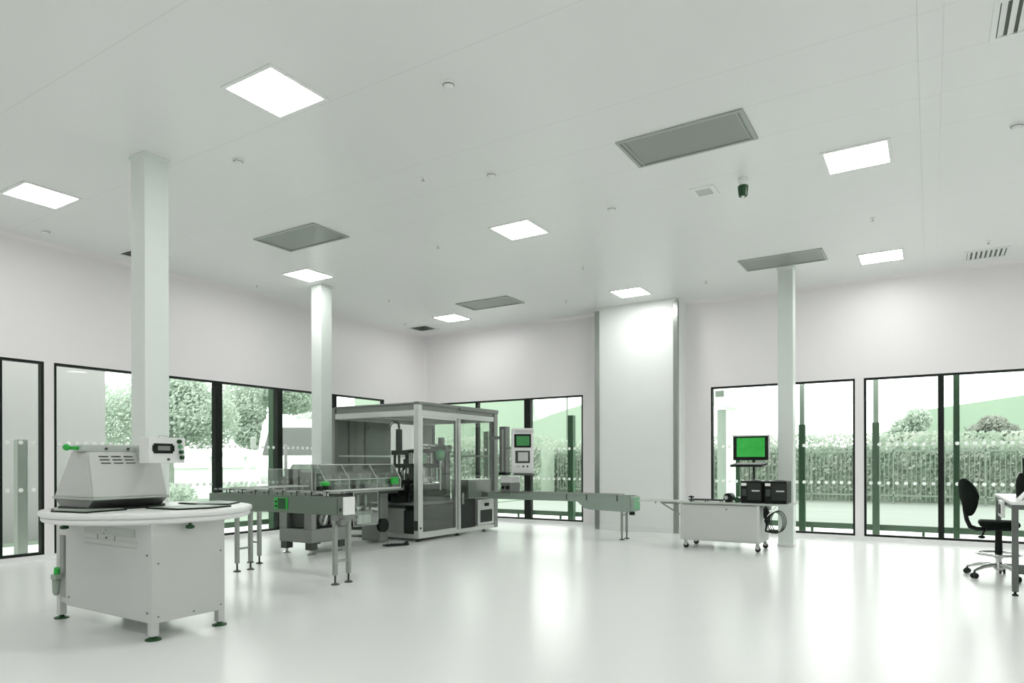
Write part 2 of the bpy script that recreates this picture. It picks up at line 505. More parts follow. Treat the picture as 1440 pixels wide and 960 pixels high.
def return_grille(x, y, label):
    t = thing('return_air_grille', label, 'air grille', (x, y, CZ), group='long grey return air grilles')
    w, h = .57, .305
    b = B(); z0, z1 = CZ-.016, CZ+.001
    b.box(x-w, x+w, y-h, y-h+.03, z0, z1); b.box(x-w, x+w, y+h-.03, y+h, z0, z1)
    b.box(x-w, x-w+.03, y-h+.03, y+h-.03, z0, z1); b.box(x+w-.03, x+w, y-h+.03, y+h-.03, z0, z1)
    b.build('frame', M['grilleframe'], t)
    for xx in (x-w+.055, x+w-.065): plabel(B().box(xx, xx+.012, y-h+.03, y+h-.03, CZ-.012, CZ).build('end_strip', M['grilleframe'], t), 'paler end strip')
    B().box(x-w+.03, x+w-.03, y-h+.03, y+h-.03, CZ-.006, CZ).build('perforated_sheet', M['grille'], t)
    return t
rg = return_grille(-1.90, 6.10, 'largest grey return air grille, nearest, at upper right of the ceiling')
dup(rg, (-7.02, 6.06, CZ), 'grey return air grille on the left, between the two left columns')
dup(rg, (-6.95, 10.42, CZ), 'grey return air grille farthest away, above the glazed filling machine')
dup(rg, (-1.84, 10.49, CZ), 'grey return air grille directly in front of the right-hand column top')

def supply_grille(x, y, label, w=.265, h=.25):
    t = thing('slatted_air_grille', label, 'air grille', (x, y, CZ), group='square slatted air grilles')
    b = B(); z0, z1 = CZ-.014, CZ+.001
    f = .035
    b.box(x-w, x+w, y-h, y-h+f, z0, z1); b.box(x-w, x+w, y+h-f, y+h, z0, z1)
    b.box(x-w, x-w+f, y-h+f, y+h-f, z0, z1); b.box(x+w-f, x+w, y-h+f, y+h-f, z0, z1)
    b.build('frame', M['lampframe'], t)
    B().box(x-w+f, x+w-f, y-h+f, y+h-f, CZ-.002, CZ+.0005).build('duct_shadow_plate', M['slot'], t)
    n = 8
    for k in range(n):
        xx = x-w+f+(2*w-2*f)*(k+.5)/n
        a = .012
        B().hexa([(xx-.022, y-h+f, CZ-.013), (xx-.018, y-h+f, CZ-.013), (xx-.018, y+h-f, CZ-.013), (xx-.022, y+h-f, CZ-.013)],
                 [(xx+.010, y-h+f, CZ-.003), (xx+.014, y-h+f, CZ-.003), (xx+.014, y+h-f, CZ-.003), (xx+.010, y+h-f, CZ-.003)]).build('slat', M['lampframe'], t)
    return t
sg = supply_grille(.62, 5.55, 'white slatted air grille cut by the top right corner of the picture')
dup(sg, (.68, 11.72, CZ), 'small white slatted air grille above the right-hand windows')
dup(sg, (-9.50, 11.58, CZ), 'small slatted air grille tucked in the far room corner', rotz=PI)
dup(sg, (-9.48, 5.36, CZ), 'slatted air grille half hidden behind the thick left column', rotz=PI)

def detector(x, y, label):
    t = thing('smoke_detector', label, 'smoke detector', (x, y, CZ), group='round ceiling smoke detectors')
    B().lathe([(.055, 0), (.055, -.012), (.05, -.016)], (x, y, CZ)).build('base', M['lampframe'], t)
    B().lathe([(.043, -.016), (.040, -.034), (.026, -.044), (0, -.046)], (x, y, CZ)).build('sensor_dome', M['lampframe'], t)
    B().lathe([(.046, -.016), (.046, -.020)], (x, y, CZ)).build('vent_ring', M['slot'], t)
    return t
dt = detector(-3.184, 4.2, 'round smoke detector nearest, alone in the upper middle of the ceiling')
for x, y, lab in ((-5.736, 4.178, 'round smoke detector right of the thick left column, below the largest light'),
                  (-9.55, 4.15, 'round smoke detector at far left by the wall below the left light'),
                  (-3.814, 5.75, 'round smoke detector between the middle ceiling light and the nearest detector'),
                  (-3.145, 7.267, 'round smoke detector between the middle light and the largest grey grille'),
                  (.65, 7.366, 'round smoke detector at the right edge, right of the bright right light')):
    dup(dt, (x, y, CZ), lab)
def sprinkler(x, y, label):
    t = thing('ceiling_sprinkler', label, 'sprinkler', (x, y, CZ), group='small ceiling sprinkler heads')
    B().lathe([(.030, .004), (.030, -.002), (.026, -.006), (.010, -.010)], (x, y, CZ), n=16).build('rosette', M['lampframe'], t)
    B().cyl((x, y, CZ-.008), (x, y, CZ-.035), .008, n=8).build('stem', M['chrome'], t)
    B().lathe([(.018, -.035), (.018, -.038)], (x, y, CZ), n=12).build('deflector', M['grilleframe'], t)
    return t
sp = sprinkler(-4.461, 5.445, 'small sprinkler head left of the two detectors in the ceiling middle')
for x, y, lab in ((-5.698, 7.271, 'small sprinkler head left of the middle ceiling light'),
                  (-8.348, 9.214, 'small sprinkler head right of the middle column, over the cartoning machine'),
                  (-4.465, 9.239, 'small sprinkler head above the light in front of the boxed shaft'),
                  (-.59, 9.26, 'small sprinkler head between the two right-hand ceiling lights'),
                  (-9.5, 7.269, 'small sprinkler head by the left wall, left of the middle column'),
                  (-5.655, 10.986, 'small sprinkler head above the back wall, left of the boxed shaft'),
                  (-3.114, 11.045, 'small sprinkler head above the back wall, right of the boxed shaft'),
                  (.668, 11.076, 'small sprinkler head just above the far right slatted grille'),
                  (-9.50, 10.987, 'small sprinkler head beside the slatted grille in the far corner')):
    dup(sp, (x, y, CZ), lab)
t = thing('ceiling_speaker', 'small square white ceiling speaker below the largest grey grille', 'speaker', (-2.09, 7.36, CZ))
b = B(); x, y = -2.09, 7.36
for (x0, x1, y0, y1) in ((x-.13, x+.13, y-.14, y-.09), (x-.13, x+.13, y+.09, y+.14), (x-.13, x-.08, y-.09, y+.09), (x+.08, x+.13, y-.09, y+.09)):
    b.box(x0, x1, y0, y1, CZ-.014, CZ+.001)
b.build('frame', M['lampframe'], t)
plabel(B().box(x-.08, x+.08, y-.09, y+.09, CZ-.010, CZ).build('grille_cloth', M['keypad'], t), 'grey perforated centre')
t = thing('ceiling_alarm', 'dark green alarm sounder hanging from the ceiling beside the small square speaker', 'alarm', (-1.655, 7.24, CZ))
x, y = -1.655, 7.24
B().lathe([(.05, .004), (.05, -.03), (.036, -.05), (.036, -.075)], (x, y, CZ), n=20).build('base', M['lampframe'], t)
plabel(B().lathe([(.040, -.075), (.054, -.085), (.052, -.12), (.044, -.185), (.040, -.190)], (x, y, CZ), n=20).build('sounder_body', M['greendark'], t), 'dark green tapered body')
B().lathe([(.018, -.190), (.016, -.198)], (x, y, CZ), n=16).build('lens', M['chrome'], t)

# ------------------------------------------------------------------ round feeding machine
def leveller(b, x, y, z0, r=.045):
    b.cyl((x, y, .012), (x, y, z0), .012, n=10)
    b.lathe([(r, 0), (r, .010), (r*.45, .024)], (x, y, 0), n=18)
RC = (-5.456, 3.15)
t = thing('rotary_feeding_table', 'white round-topped feeding machine on four feet in the left foreground', 'machine', (RC[0], RC[1], 0))
cab = B().box(-6.06, -4.805, 2.772, 3.368, .125, .852, bev=.006).build('cabinet', M['white'], t)
# panel seams, inset door and screws on the cabinet
b = B()
b.box(-5.75, -5.02, 2.766, 2.773, .74, .80, bev=.002)
for z in (.70, .66): b.box(-5.75, -5.0, 2.768, 2.773, z, z+.004)
for x in (-5.55, -5.30): b.box(x, x+.003, 2.767, 2.773, .70, .80)
plabel(b.build('seam_panel', M['cream'], cab), 'recessed pale seam panel')
for (x, z) in ((-4.86, .62), (-4.86, .20), (-6.0, .20), (-5.45, .75), (-5.42, .72), (-5.42, .78)):
    plabel(B().cyl((x, 2.774, z), (x, 2.764, z), .008, n=8).build('screw', M['grey'], cab), 'small dark screw')
for (y, z) in ((2.82, .56), (2.82, .17), (3.33, .17), (3.33, .60), (3.1, .16)):
    plabel(B().cyl((-4.808, y, z), (-4.798, y, z), .007, n=8).build('screw', M['grey'], cab), 'small dark screw')
for lx, ly in ((-4.835, 2.80), (-6.185, 2.80), (-4.835, 3.34), (-6.185, 3.34)):
    lg = B().box(lx-.028, lx+.028, ly-.028, ly+.028, .03, .128 if lx > -5 else .852, bev=.004).build('leg', M['white'], t)
    b = B(); b.cyl((lx, ly, .014), (lx, ly, .04), .02, n=12); b.lathe([(.056, 0), (.056, .010), (.035, .018)], (lx, ly, 0), n=22)
    plabel(b.build('foot', M['greendark'], lg), 'dark green levelling foot')
tt = B().lathe([(.0, .845), (.72, .845), (.745, .852), (.755, .862), (.758, .882), (.748, .890), (.762, .893), (.771, .902), (.774, .918), (.769, .932), (.755, .936), (0, .936)], (RC[0], RC[1], 0), n=72).build('tabletop', M['whitebright'], t)
b = B().box(-6.16, -6.05, 2.775, 2.80, .70, .85, bev=.003); b.box(-6.16, -6.05, 2.78, 2.80, .14, .18, bev=.003); b.box(-6.16, -6.05, 3.34, 3.365, .14, .85)
b.build('end_bridge', M['white'], t)
for kx, ky in ((-5.92, 2.70), (-4.75, 3.036)):
    dz = .035 if kx < -5.5 else 0
    b = B(); b.cyl((kx, ky, .846), (kx, ky, .82-dz), .012, n=10); b.lathe([(.018, .80-dz), (.032, .806-dz), (.032, .822-dz), (.02, .83-dz)], (kx, ky, 0), n=16)
    plabel(b.build('locking_knob', M['greendark'], t), 'dark green knob under the rim')
# turret housing on top
hb = B()
hb.hexa([(-6.005, 2.665, 1.03), (-5.405, 2.665, 1.03), (-5.405, 3.255, 1.03), (-6.005, 3.255, 1.03)],
        [(-5.765, 2.68, 1.385), (-5.515, 2.68, 1.385), (-5.515, 3.245, 1.385), (-5.765, 3.245, 1.385)])
bmesh.ops.bevel(hb.bm, geom=list(hb.bm.edges), offset=.006, segments=2, affect='EDGES')
hs = hb.build('housing', M['white'], t)
for r_ in range(3):
    for c_ in range(3):
        z = 1.348-.026*r_; fx = -5.405-(z-1.03)/(1.385-1.03)*.11
        y0 = 2.755+.096*c_+.006*r_
        b = B().box(fx-.004, fx+.004, y0, y0+.072, z-.004, z+.004)
        plabel(b.build('vent_slot', M['greydark'], hs), 'dark vent slot')
b = B().box(-6.02, -5.395, 2.655, 3.265, 1.012, 1.031, bev=.004)
plabel(b.build('base_flange', M['cream'], hs), 'pale grey flange')
b = B().prism([(-6.0, 1.012), (-5.92, .952), (-5.49, .952), (-5.41, 1.012)], 1, 2.67, 3.25)
plabel(b.build('dark_tray', M['steeldark'], t), 'dark tray under the housing')
B().lathe([(.0, .936), (.38, .936), (.38, .953), (0, .953)], (-5.72, 2.98, 0), n=48).build('turntable_disc', M['black'], t)
b = B().box(-5.69, -5.54, 2.655, 3.14, 1.385, 1.440, bev=.006)
b.build('top_rail', M['cream'], t)
b = B().box(-5.63, -5.59, 2.60, 2.66, 1.40, 1.425, bev=.004)
b.cyl((-5.61, 2.62, 1.415), (-5.61, 2.585, 1.415), .012); b.ball((-5.61, 2.575, 1.418), .026)
plabel(b.build('clamp_knob', M['green'], t), 'bright green clamp knob')
for y in (2.83, 3.0, 3.12):
    B().cyl((-5.541, y, 1.41), (-5.53, y, 1.41), .010, n=10).build('rail_bolt', M['greydark'], t)
# control box beside the rail
cb = B().box(-5.35, -5.205, 2.985, 3.285, 1.295, 1.500, bev=.006).build('control_box', M['whitebright'], t)
B().box(-5.56, -5.345, 3.05, 3.11, 1.33, 1.42, bev=.004).build('box_bracket', M['cream'], cb)
b = B().box(-5.206, -5.198, 3.02, 3.178, 1.372, 1.452, bev=.004)
b.box(-5.206, -5.196, 3.01, 3.19, 1.388, 1.438, bev=.004)
plabel(b.build('display', M['black'], cb), 'dark framed display')
b = B().box(-5.196, -5.1935, 3.05, 3.15, 1.396, 1.432)
plabel(b.build('display_glass', M['steeldark'], cb), 'grey display glass')
b = B().cyl((-5.206, 3.14, 1.325), (-5.195, 3.14, 1.325), .010)
b.build('key_switch', M['greydark'], cb)
b = B().tube([(-5.20, 3.06, 1.50), (-5.20, 3.065, 1.512), (-5.20, 3.135, 1.512), (-5.20, 3.14, 1.50)], .004, 8)
b.build('lift_handle', M['steel'], cb)
for k, z in enumerate((1.470, 1.428, 1.384, 1.340)):
    y = 3.228+.008*k
    bb = B().cyl((-5.206, y, z), (-5.186, y, z), .0165, n=16)
    bb.cyl((-5.188, y, z), (-5.176, y, z), .013, n=16)
    plabel(bb.build('push_button', M['greendark' if k != 1 else 'greensoft'], cb), 'green push button' if k == 1 else 'dark green push button')
# air service unit on the left end
b = B().cyl((-6.11, 2.79, .36), (-6.11, 2.79, .72), .010, n=10)
b.box(-6.12, -6.06, 2.78, 2.81, .355, .39)
b.build('air_pipe', M['grey'], t)
B().cyl((-6.085, 2.80, .50), (-6.085, 2.80, .72), .007, n=10).build('air_pipe', M['steel'], t)
ar = B().box(-6.21, -6.13, 2.725, 2.785, .33, .375, bev=.006)
ar.cyl((-6.175, 2.752, .225), (-6.165, 2.752, .33), .026, .033, n=16)
ar.cyl((-6.175, 2.752, .20), (-6.175, 2.752, .225), .014, .026, n=16)
ar = ar.build('air_filter', M['mat'], t)
plabel(B().cyl((-6.165, 2.752, .375), (-6.155, 2.752, .43), .022, n=16).build('regulator_knob', M['green'], ar), 'bright green regulator knob')
# plates lying on the round top
def plate(pts, label):
    pts_top = pts
    z = .937
    cx = sum(p[0] for p in pts)/len(pts); cy = sum(p[1] for p in pts)/len(pts)
    tt = thing('loading_tray', label, 'tray', (cx, cy, z), group='flat trays on the round feeding table')
    b = B().prism(pts, 2, z, z+.010)
    b.build('edge_rim', M['black'], tt)
    q = [(cx+(p[0]-cx)*.93, cy+(p[1]-cy)*.93) for p in pts]
    plabel(B().prism(q, 2, z+.010, z+.0125).build('surface', M['mat'], tt), 'grey green surface')
    return tt
plate([(-5.53, 2.43), (-5.15, 2.48), (-5.22, 2.82), (-5.30, 2.83), (-5.46, 2.64), (-5.76, 2.54)], 'flat dark-rimmed tray at the left front of the round feeding table')
plate([(-5.25, 2.98), (-4.873, 3.014), (-4.80, 3.25), (-4.876, 3.48), (-5.20, 3.42)], 'flat dark-rimmed tray at the right front of the round feeding table')
plate([(-5.30, 3.47), (-5.08, 3.60), (-5.26, 3.84), (-5.58, 3.86), (-5.62, 3.48)], 'flat dark-rimmed tray at the back right of the round feeding table')

# ------------------------------------------------------------------ conveyors
def conv_leg(t, x, y, top, mat='legsteel', w=.022):
    lg = B().box(x-w, x+w, y-w, y+w, .10, top, bev=.004).build('leg', M[mat], t)
    b = B().cyl((x, y, .012), (x, y, .11), .011, n=10); b.lathe([(.045, 0), (.045, .008), (.02, .02)], (x, y, 0), n=18)
    plabel(b.build('foot', M['greydark'], lg), 'dark levelling foot')
    return lg
t = thing('infeed_conveyor', 'green grey belt conveyor with white end cap, standing right of the round feeding table', 'conveyor', (-6.3, 5.17, 0))
B().box(-7.50, -5.205, 5.045, 5.070, .738, .928, bev=.003).build('side_plate', M['greengrey'], t)
B().box(-7.50, -5.205, 5.165, 5.190, .738, .928, bev=.003).build('side_plate', M['greengrey'], t)
B().box(-7.50, -5.21, 5.07, 5.165, .76, .915).build('belt', M['greydark'], t)
b = B().box(-5.215, -5.190, 5.040, 5.195, .745, .934, bev=.006)
plabel(b.build('end_cap', M['whitebright'], t), 'white end cap')
b = B().box(-5.40, -5.30, 5.05, 5.295, .68, .738, bev=.004); b.box(-5.42, -5.28, 5.08, 5.16, .63, .70, bev=.004)
b.build('motor_bracket', M['grey'], t)
b = B().cyl((-5.245, 5.04, .80), (-5.245, 5.035, .80), .02); b.box(-5.30, -5.297, 5.042, 5.046, .75, .92)
b.build('cover_seam', M['greydark'], t)
for y in (5.075, 5.268): conv_leg(t, -5.365, y, .72)
B().box(-5.38, -5.35, 5.09, 5.25, .645, .685, bev=.004).build('leg_bridge', M['legsteel'], t)
B().box(-5.378, -5.352, 5.09, 5.25, .235, .26, bev=.003).build('leg_bridge', M['legsteel'], t)
for y in (4.995+.08, 5.171+.09): conv_leg(t, -7.005, y, .74)
B().box(-7.02, -6.99, 5.09, 5.25, .26, .285, bev=.003).build('leg_bridge', M['legsteel'], t)
b = B().box(-6.285, -6.07, 5.030, 5.046, .775, .905, bev=.004)
pl = plabel(b.build('switch_plate', M['green'], t), 'bright green switch plate')
b = B().box(-6.22, -6.09, 5.026, 5.031, .78, .90, bev=.003)
for (x, z) in ((-6.25, .86), (-6.25, .81)): b.cyl((x, 5.030, z), (x, 5.018, z), .014)
plabel(b.build('switch_face', M['greendark'], pl), 'dark green face of the switch')
for yy in (5.085, 5.15):
    b = B().box(-7.45, -5.3, yy-.004, yy+.004, .965, .985)
    b.build('guide_rail', M['steel'], t)
b = B()
for k in range(9):
    x = -7.35+k*.235
    b.cyl((x, 5.058, .92), (x, 5.058, .985), .007, n=8); b.cyl((x, 5.05, .975), (x, 5.10, .975), .006, n=8)
    b.cyl((x, 5.178, .92), (x, 5.178, .985), .007, n=8); b.cyl((x, 5.185, .975), (x, 5.145, .975), .006, n=8)
b.build('rail_clamps', M['greydark'], t)
bp_ = plabel(B().box(-5.675, -5.625, 5.190, 5.228, .86, .995, bev=.004).build('button_post', M['whitebright'], t), 'small white button post')
B().lathe([(.030, .995), (.045, 1.0), (.045, 1.025), (.028, 1.03)], (-5.66, 5.21, 0), n=18).build('collar', M['black'], bp_)
b = B().lathe([(.020, 1.03), (.052, 1.045), (.052, 1.07), (.035, 1.088), (0, 1.09)], (-5.66, 5.21, 0), n=20)
plabel(b.build('mushroom_button', M['green'], bp_), 'bright green mushroom button')

t = thing('transfer_conveyor', 'short steel-legged conveyor running from the infeed conveyor into the cartoning machine', 'conveyor', (-7.42, 5.9, 0))
B().box(-7.55, -7.53, 5.195, 6.44, .76, .925).build('side_plate', M['greengrey'], t)
B().box(-7.31, -7.29, 5.195, 6.44, .76, .925).build('side_plate', M['greengrey'], t)
B().box(-7.53, -7.31, 5.195, 6.44, .78, .912).build('belt', M['greydark'], t)
for x in (-7.51, -7.33): conv_leg(t, x, 5.637, .78)
B().box(-7.49, -7.35, 5.625, 5.65, .26, .285, bev=.003).build('leg_bridge', M['legsteel'], t)
B().box(-7.49, -7.35, 5.625, 5.65, .66, .69, bev=.003).build('leg_bridge', M['legsteel'], t)
for x in (-7.535, -7.305):
    b = B().box(x-.004, x+.004, 5.34, 6.42, .965, .985)
    for k in range(4): b.cyl((x, 5.42+k*.3, .92), (x, 5.42+k*.3, .985), .006, n=8)
    b.build('guide_rail', M['steel'], t)

t = thing('discharge_conveyor', 'pale green grey discharge conveyor reaching right from the glazed machine past the boxed shaft', 'conveyor', (-5.5, 10.55, 0))
b = B().prism([(-7.0, .615), (-5.16, .615), (-5.02, .505), (-4.93, .485), (-4.19, .462), (-4.19, .735), (-7.0, .735)], 1, 10.42, 10.435)
b.build('side_plate', M['palegreen'], t)
b = B().prism([(-7.0, .615), (-5.16, .615), (-5.02, .505), (-4.93, .485), (-4.19, .462), (-4.19, .735), (-7.0, .735)], 1, 10.675, 10.69)
b.build('side_plate', M['palegreen'], t)
B().box(-7.0, -4.19, 10.435, 10.675, .63, .722).build('belt', M['grey'], t)
b = B().box(-4.19, -4.125, 10.41, 10.70, .475, .728, bev=.02)
plabel(b.build('end_cover', M['palegreen'], t), 'pale green end cover')
plabel(B().box(-4.135, -4.120, 10.43, 10.68, .50, .70, bev=.006).build('end_plate', M['greensoft'], t), 'soft green end plate')
b = B().cyl((-4.21, 10.45, .447), (-4.13, 10.45, .447), .030, n=16)
plabel(b.build('drive_motor', M['black'], t), 'black drive motor')
b = B()
for x in (-5.36, -4.98, -4.42): b.box(x-.008, x+.008, 10.408, 10.42, .64, .74)
plabel(b.build('rail_brackets', M['greydark'], t), 'dark rail brackets')
b = B().box(-6.95, -4.4, 10.405, 10.412, .742, .756); b.box(-6.95, -4.4, 10.69, 10.697, .742, .756)
for k in range(7):
    for y in (10.408, 10.694): b.cyl((-6.9+k*.41, y, .70), (-6.9+k*.41, y, .756), .006, n=8)
b.build('guide_rails', M['steel'], t)
for y in (10.45, 10.66): conv_leg(t, -4.35, y, .52, w=.018)
B().box(-4.36, -4.34, 10.46, 10.65, .40, .42).build('leg_bridge', M['legsteel'], t)

db = plabel(B().box(-6.69, -6.475, 10.38, 10.70, .737, .915, bev=.008).build('drive_box', M['steeldark'], t), 'grey drive box')
for kx, kr in ((-6.54, .035), (-6.64, .028)): B().cyl((kx, 10.38, .83), (kx, 10.352, .83), kr).build('knob', M['black'], db)
plabel(B().box(-6.70, -6.465, 10.37, 10.68, .915, 1.035, bev=.01).build('lid', M['whitebright'], db), 'white lid')

# ------------------------------------------------------------------ cartoning machine with clear hood
t = thing('cartoning_machine', 'grey steel cartoning machine under a long clear acrylic hood, left of the glazed machine', 'machine', (-7.62, 7.4, 0))
# base: four stout legs, shelf, side panels
b = B().box(-7.96, -7.29, 6.46, 7.12, .17, .36, bev=.01)
b.build('base_frame', M['grey'], t)
for (x, y) in ((-7.88, 6.53), (-7.37, 6.53), (-7.88, 7.05), (-7.37, 7.05)):
    lg = B().box(x-.06, x+.06, y-.06, y+.06, .07, .18, bev=.006).build('leg', M['greydark'], t)
    b = B().cyl((x, y, .015), (x, y, .08), .02); b.lathe([(.055, 0), (.055, .012), (.03, .022)], (x, y, 0), n=18)
    b.build('foot', M['steel'], lg)
b = B().box(-7.96, -7.80, 6.46, 6.55, .36, .82, bev=.006)
b.build('front_frame', M['grey'], t)
b = B().box(-7.44, -7.29, 6.46, 6.55, .36, .60, bev=.006)
b.build('front_frame', M['grey'], t)
B().box(-7.80, -7.44, 6.46, 6.52, .58, .82, bev=.004).build('front_frame', M['grey'], t)
b = B().box(-7.82, -7.43, 6.53, 7.0, .37, .60, bev=.004)
plabel(b.build('drive_box', M['greydark'], t), 'dark drive box in the opening')
b = B().box(-7.96, -7.93, 6.55, 8.30, .36, .82)
b.build('side_panel', M['grey'], t)
B().box(-8.0, -7.45, 7.12, 7.20, .17, .82, bev=.005).build('support_plate', M['grey'], t)
B().box(-7.90, -7.50, 8.05, 8.25, .03, .82, bev=.01).build('pedestal', M['grey'], t)
b = B().box(-8.12, -7.29, 6.45, 8.38, .845, .875, bev=.006)
b.build('bed_plate', M['grey'], t)
b = B().box(-8.05, -7.36, 6.50, 8.34, .80, .845)
plabel(b.build('under_bed', M['greydark'], t), 'dark drive channel under the bed')
b = B().box(-7.288, -7.282, 7.26, 7.78, .34, .845)
b.build('side_guard', M['acrylic'], t)
b = B().tube([(-7.285, 7.26, .34), (-7.285, 7.78, .34), (-7.285, 7.78, .845), (-7.285, 7.26, .845)], .006, 6, closed=True)
plabel(b.build('side_guard_edges', M['acryledge'], t), 'pale edges of the side guard')
# drive parts under the bed, seen from the right
b = B()
for k in range(4):
    y = 6.75+k*.22
    b.cyl((-7.60, y, .48), (-7.36, y, .48), .085-.01*(k % 2), n=20)
    b.cyl((-7.36, y, .48), (-7.33, y, .48), .03, n=12)
b.box(-7.40, -7.37, 6.66, 7.6, .60, .64)
b.build('drive_pulleys', M['steeldark'], t)
b = B()
for k, (y, a) in enumerate(((6.72, .5), (6.98, -.5), (7.2, .4), (7.42, -.3))):
    b.tube([(-7.33, y, .42), (-7.33, y+a*.3, .72)], .014, 8)
b.box(-7.36, -7.31, 6.86, 6.95, .40, .74)
b.build('drive_links', M['alu'], t)
b = B().box(-7.36, -7.31, 7.40, 7.66, .36, .50, bev=.006)
plabel(b.build('junction_box', M['paper'], t), 'white junction box behind the side guard')
b = B().box(-7.50, -7.33, 7.30, 7.72, .50, .56, bev=.004); b.cyl((-7.4, 7.45, .56), (-7.4, 7.45, .80), .03); b.cyl((-7.4, 7.62, .56), (-7.4, 7.62, .80), .022)
b.build('lift_gear', M['steel'], t)
b = B().cyl((-7.40, 7.98, .30), (-7.34, 7.98, .30), .11, n=24)
plabel(b.build('hand_wheel', M['black'], t), 'black hand wheel')
# carton feeding gear on the bed
b = B()
b.box(-8.08, -7.72, 6.52, 6.75, .88, 1.05, bev=.01)
for k in range(3): b.cyl((-8.10, 6.56+k*.08, 1.04+.02*k), (-7.70, 6.56+k*.08, 1.04+.02*k), .034, n=16)
b.build('feed_rollers', M['greydark'], t)
b = B()
b.hexa([(-8.02, 6.60, 1.05), (-7.74, 6.60, 1.05), (-7.74, 6.72, 1.05), (-8.02, 6.72, 1.05)], [(-7.98, 6.63, 1.20), (-7.78, 6.63, 1.20), (-7.78, 6.70, 1.20), (-7.98, 6.70, 1.20)])
b.box(-7.66, -7.36, 6.58, 6.62, .90, 1.16, bev=.01)
b.build('magazine_plate', M['grey'], t)
b = B()
for k in range(10):
    y = 6.85+.145*k
    b.box(-7.80, -7.42, y, y+.045, .88, .94)
    b.cyl((-7.40, y+.02, .88), (-7.40, y+.02, .97), .018, n=10)
b.build('pusher_lugs', M['greydark'], t)
b = B()
for y in (6.9, 7.35, 7.8, 8.2):
    b.box(-7.72, -7.68, y, y+.04, .88, 1.12); b.box(-7.72, -7.48, y, y+.04, 1.10, 1.13)
    b.cyl((-7.5, y+.02, 1.10), (-7.5, y+.02, .95), .016, n=10)
b.box(-7.84, -7.78, 6.85, 8.3, .95, .98); b.cyl((-7.6, 6.85, 1.03), (-7.6, 8.3, 1.03), .012)
b.build('overhead_guides', M['steel'], t)
# clear hood: four sloped panels in a frame
HY0, HY1 = 6.72, 8.32
prof = [(-7.30, .885), (-7.30, 1.045), (-7.46, 1.262), (-7.98, 1.262), (-8.10, 1.10), (-8.10, .885)]
hood = None
def sheet(p0, p1, y0, y1, th=.006):
    (xa, za), (xb, zb) = p0, p1
    nx, nz = -(zb-za), (xb-xa); l = math.hypot(nx, nz); nx, nz = nx/l*th, nz/l*th
    return B().prism([(xa, za), (xb, zb), (xb+nx, zb+nz), (xa+nx, za+nz)], 1, y0, y1)
for k in range(5):
    for (y0, y1) in ((HY0, 7.18), (7.19, HY1-.55), (HY1-.54, HY1)):
        sheet(prof[k], prof[k+1], y0, y1).build('hood_panel', M['acrylic'], t)
B().prism(prof, 1, HY0-.006, HY0).build('hood_end', M['acrylic'], t)
B().prism(prof, 1, HY1, HY1+.006).build('hood_end', M['acrylic'], t)
b = B()
for y in (HY0, 7.185, HY1-.545, HY1):
    for k in range(5): b.tube([(prof[k][0], y, prof[k][1]), (prof[k+1][0], y, prof[k+1][1])], .006, 6)
for k in range(6): b.tube([(prof[k][0], HY0, prof[k][1]), (prof[k][0], HY1, prof[k][1])], .006, 6)
plabel(b.build('hood_edges', M['acryledge'], t), 'pale polished edges of the hood')
B().box(-7.315, -7.285, HY0, HY1, .875, .90).build('hood_ledge', M['alu'], t)
# front guard over the magazine
b = B().box(-8.20, -8.194, 6.46, 6.72, .88, 1.20); b.box(-8.20, -7.28, 6.46, 6.466, .88, 1.20); b.box(-8.20, -7.28, 6.46, 6.72, 1.20, 1.206)
b.build('front_guard', M['acrylic'], t)
b = B().tube([(-8.2, 6.463, .88), (-8.2, 6.463, 1.203), (-7.28, 6.463, 1.203), (-7.28, 6.463, .88)], .005, 6)
plabel(b.build('guard_edges', M['acryledge'], t), 'pale edges of the front guard')
b = B().box(-7.27, -7.23, 8.05, 8.2, .95, 1.06, bev=.006)
plabel(b.build('signal_box', M['green'], t), 'bright green signal box')
b = B().cyl((-8.06, 6.66, .88), (-8.06, 6.66, 1.55), .022, n=12); b.cyl((-8.06, 6.66, 1.55), (-8.06, 6.66, 1.56), .030, n=12)
plabel(b.build('slim_pole', M['whitebright'], t), 'slim white pole')
b = B()
for k in range(6):
    b.tube([(-7.2+.05*k, 7.9+.04*k, .02), (-7.05-.02*k, 7.75, .02), (-6.95+.01*k, 7.95+.02*k, .02), (-7.1, 8.25, .03)], .012, 6)
o = tag(b.build('floor_cables', M['black'], loc=(-7.1, 8.0, 0)), 'black cables lying on the floor between the cartoning and glazed machines', 'cable')

# ------------------------------------------------------------------ glazed filling machine
X0, X1, Y0, Y1, ZT = -9.06, -7.05, 8.47, 10.83, 2.28
t = thing('glazed_filling_machine', 'tall filling machine in an aluminium frame with glass doors and dark steel sides', 'machine', ((X0+X1)/2, (Y0+Y1)/2, 0))
def post(x, y, w, mat, d=None):
    d = d or w
    p = B().box(x-w/2, x+w/2, y-d/2, y+d/2, .05, ZT-.02, bev=.008).build('frame_post', M[mat], t)
    return p
pa = post(X1-.05, Y0+.05, .10, 'alu')
b = B().box(X1-.09, X1-.01, Y0-.006, Y0, .18, .34); b.cyl((X1+.002, Y0+.05, .22), (X1+.012, Y0+.05, .22), .018)
b.build('lock', M['greydark'], pa)
post(X0+.05, Y0+.05, .10, 'steeldark'); post(X0+.05, Y1-.05, .10, 'alu'); post(X1-.06, Y1-.06, .12, 'steeldark')
post(X1-.05, 9.56, .07, 'steeldark', .055); post(X1-.05, 9.635, .05, 'alu', .07)
b = B()
b.box(X0+.1, X1-.1, Y0+.01, Y0+.09, 2.055, 2.15, bev=.006); b.box(X1-.09, X1-.01, Y0+.1, Y1-.1, 2.06, 2.15, bev=.006)
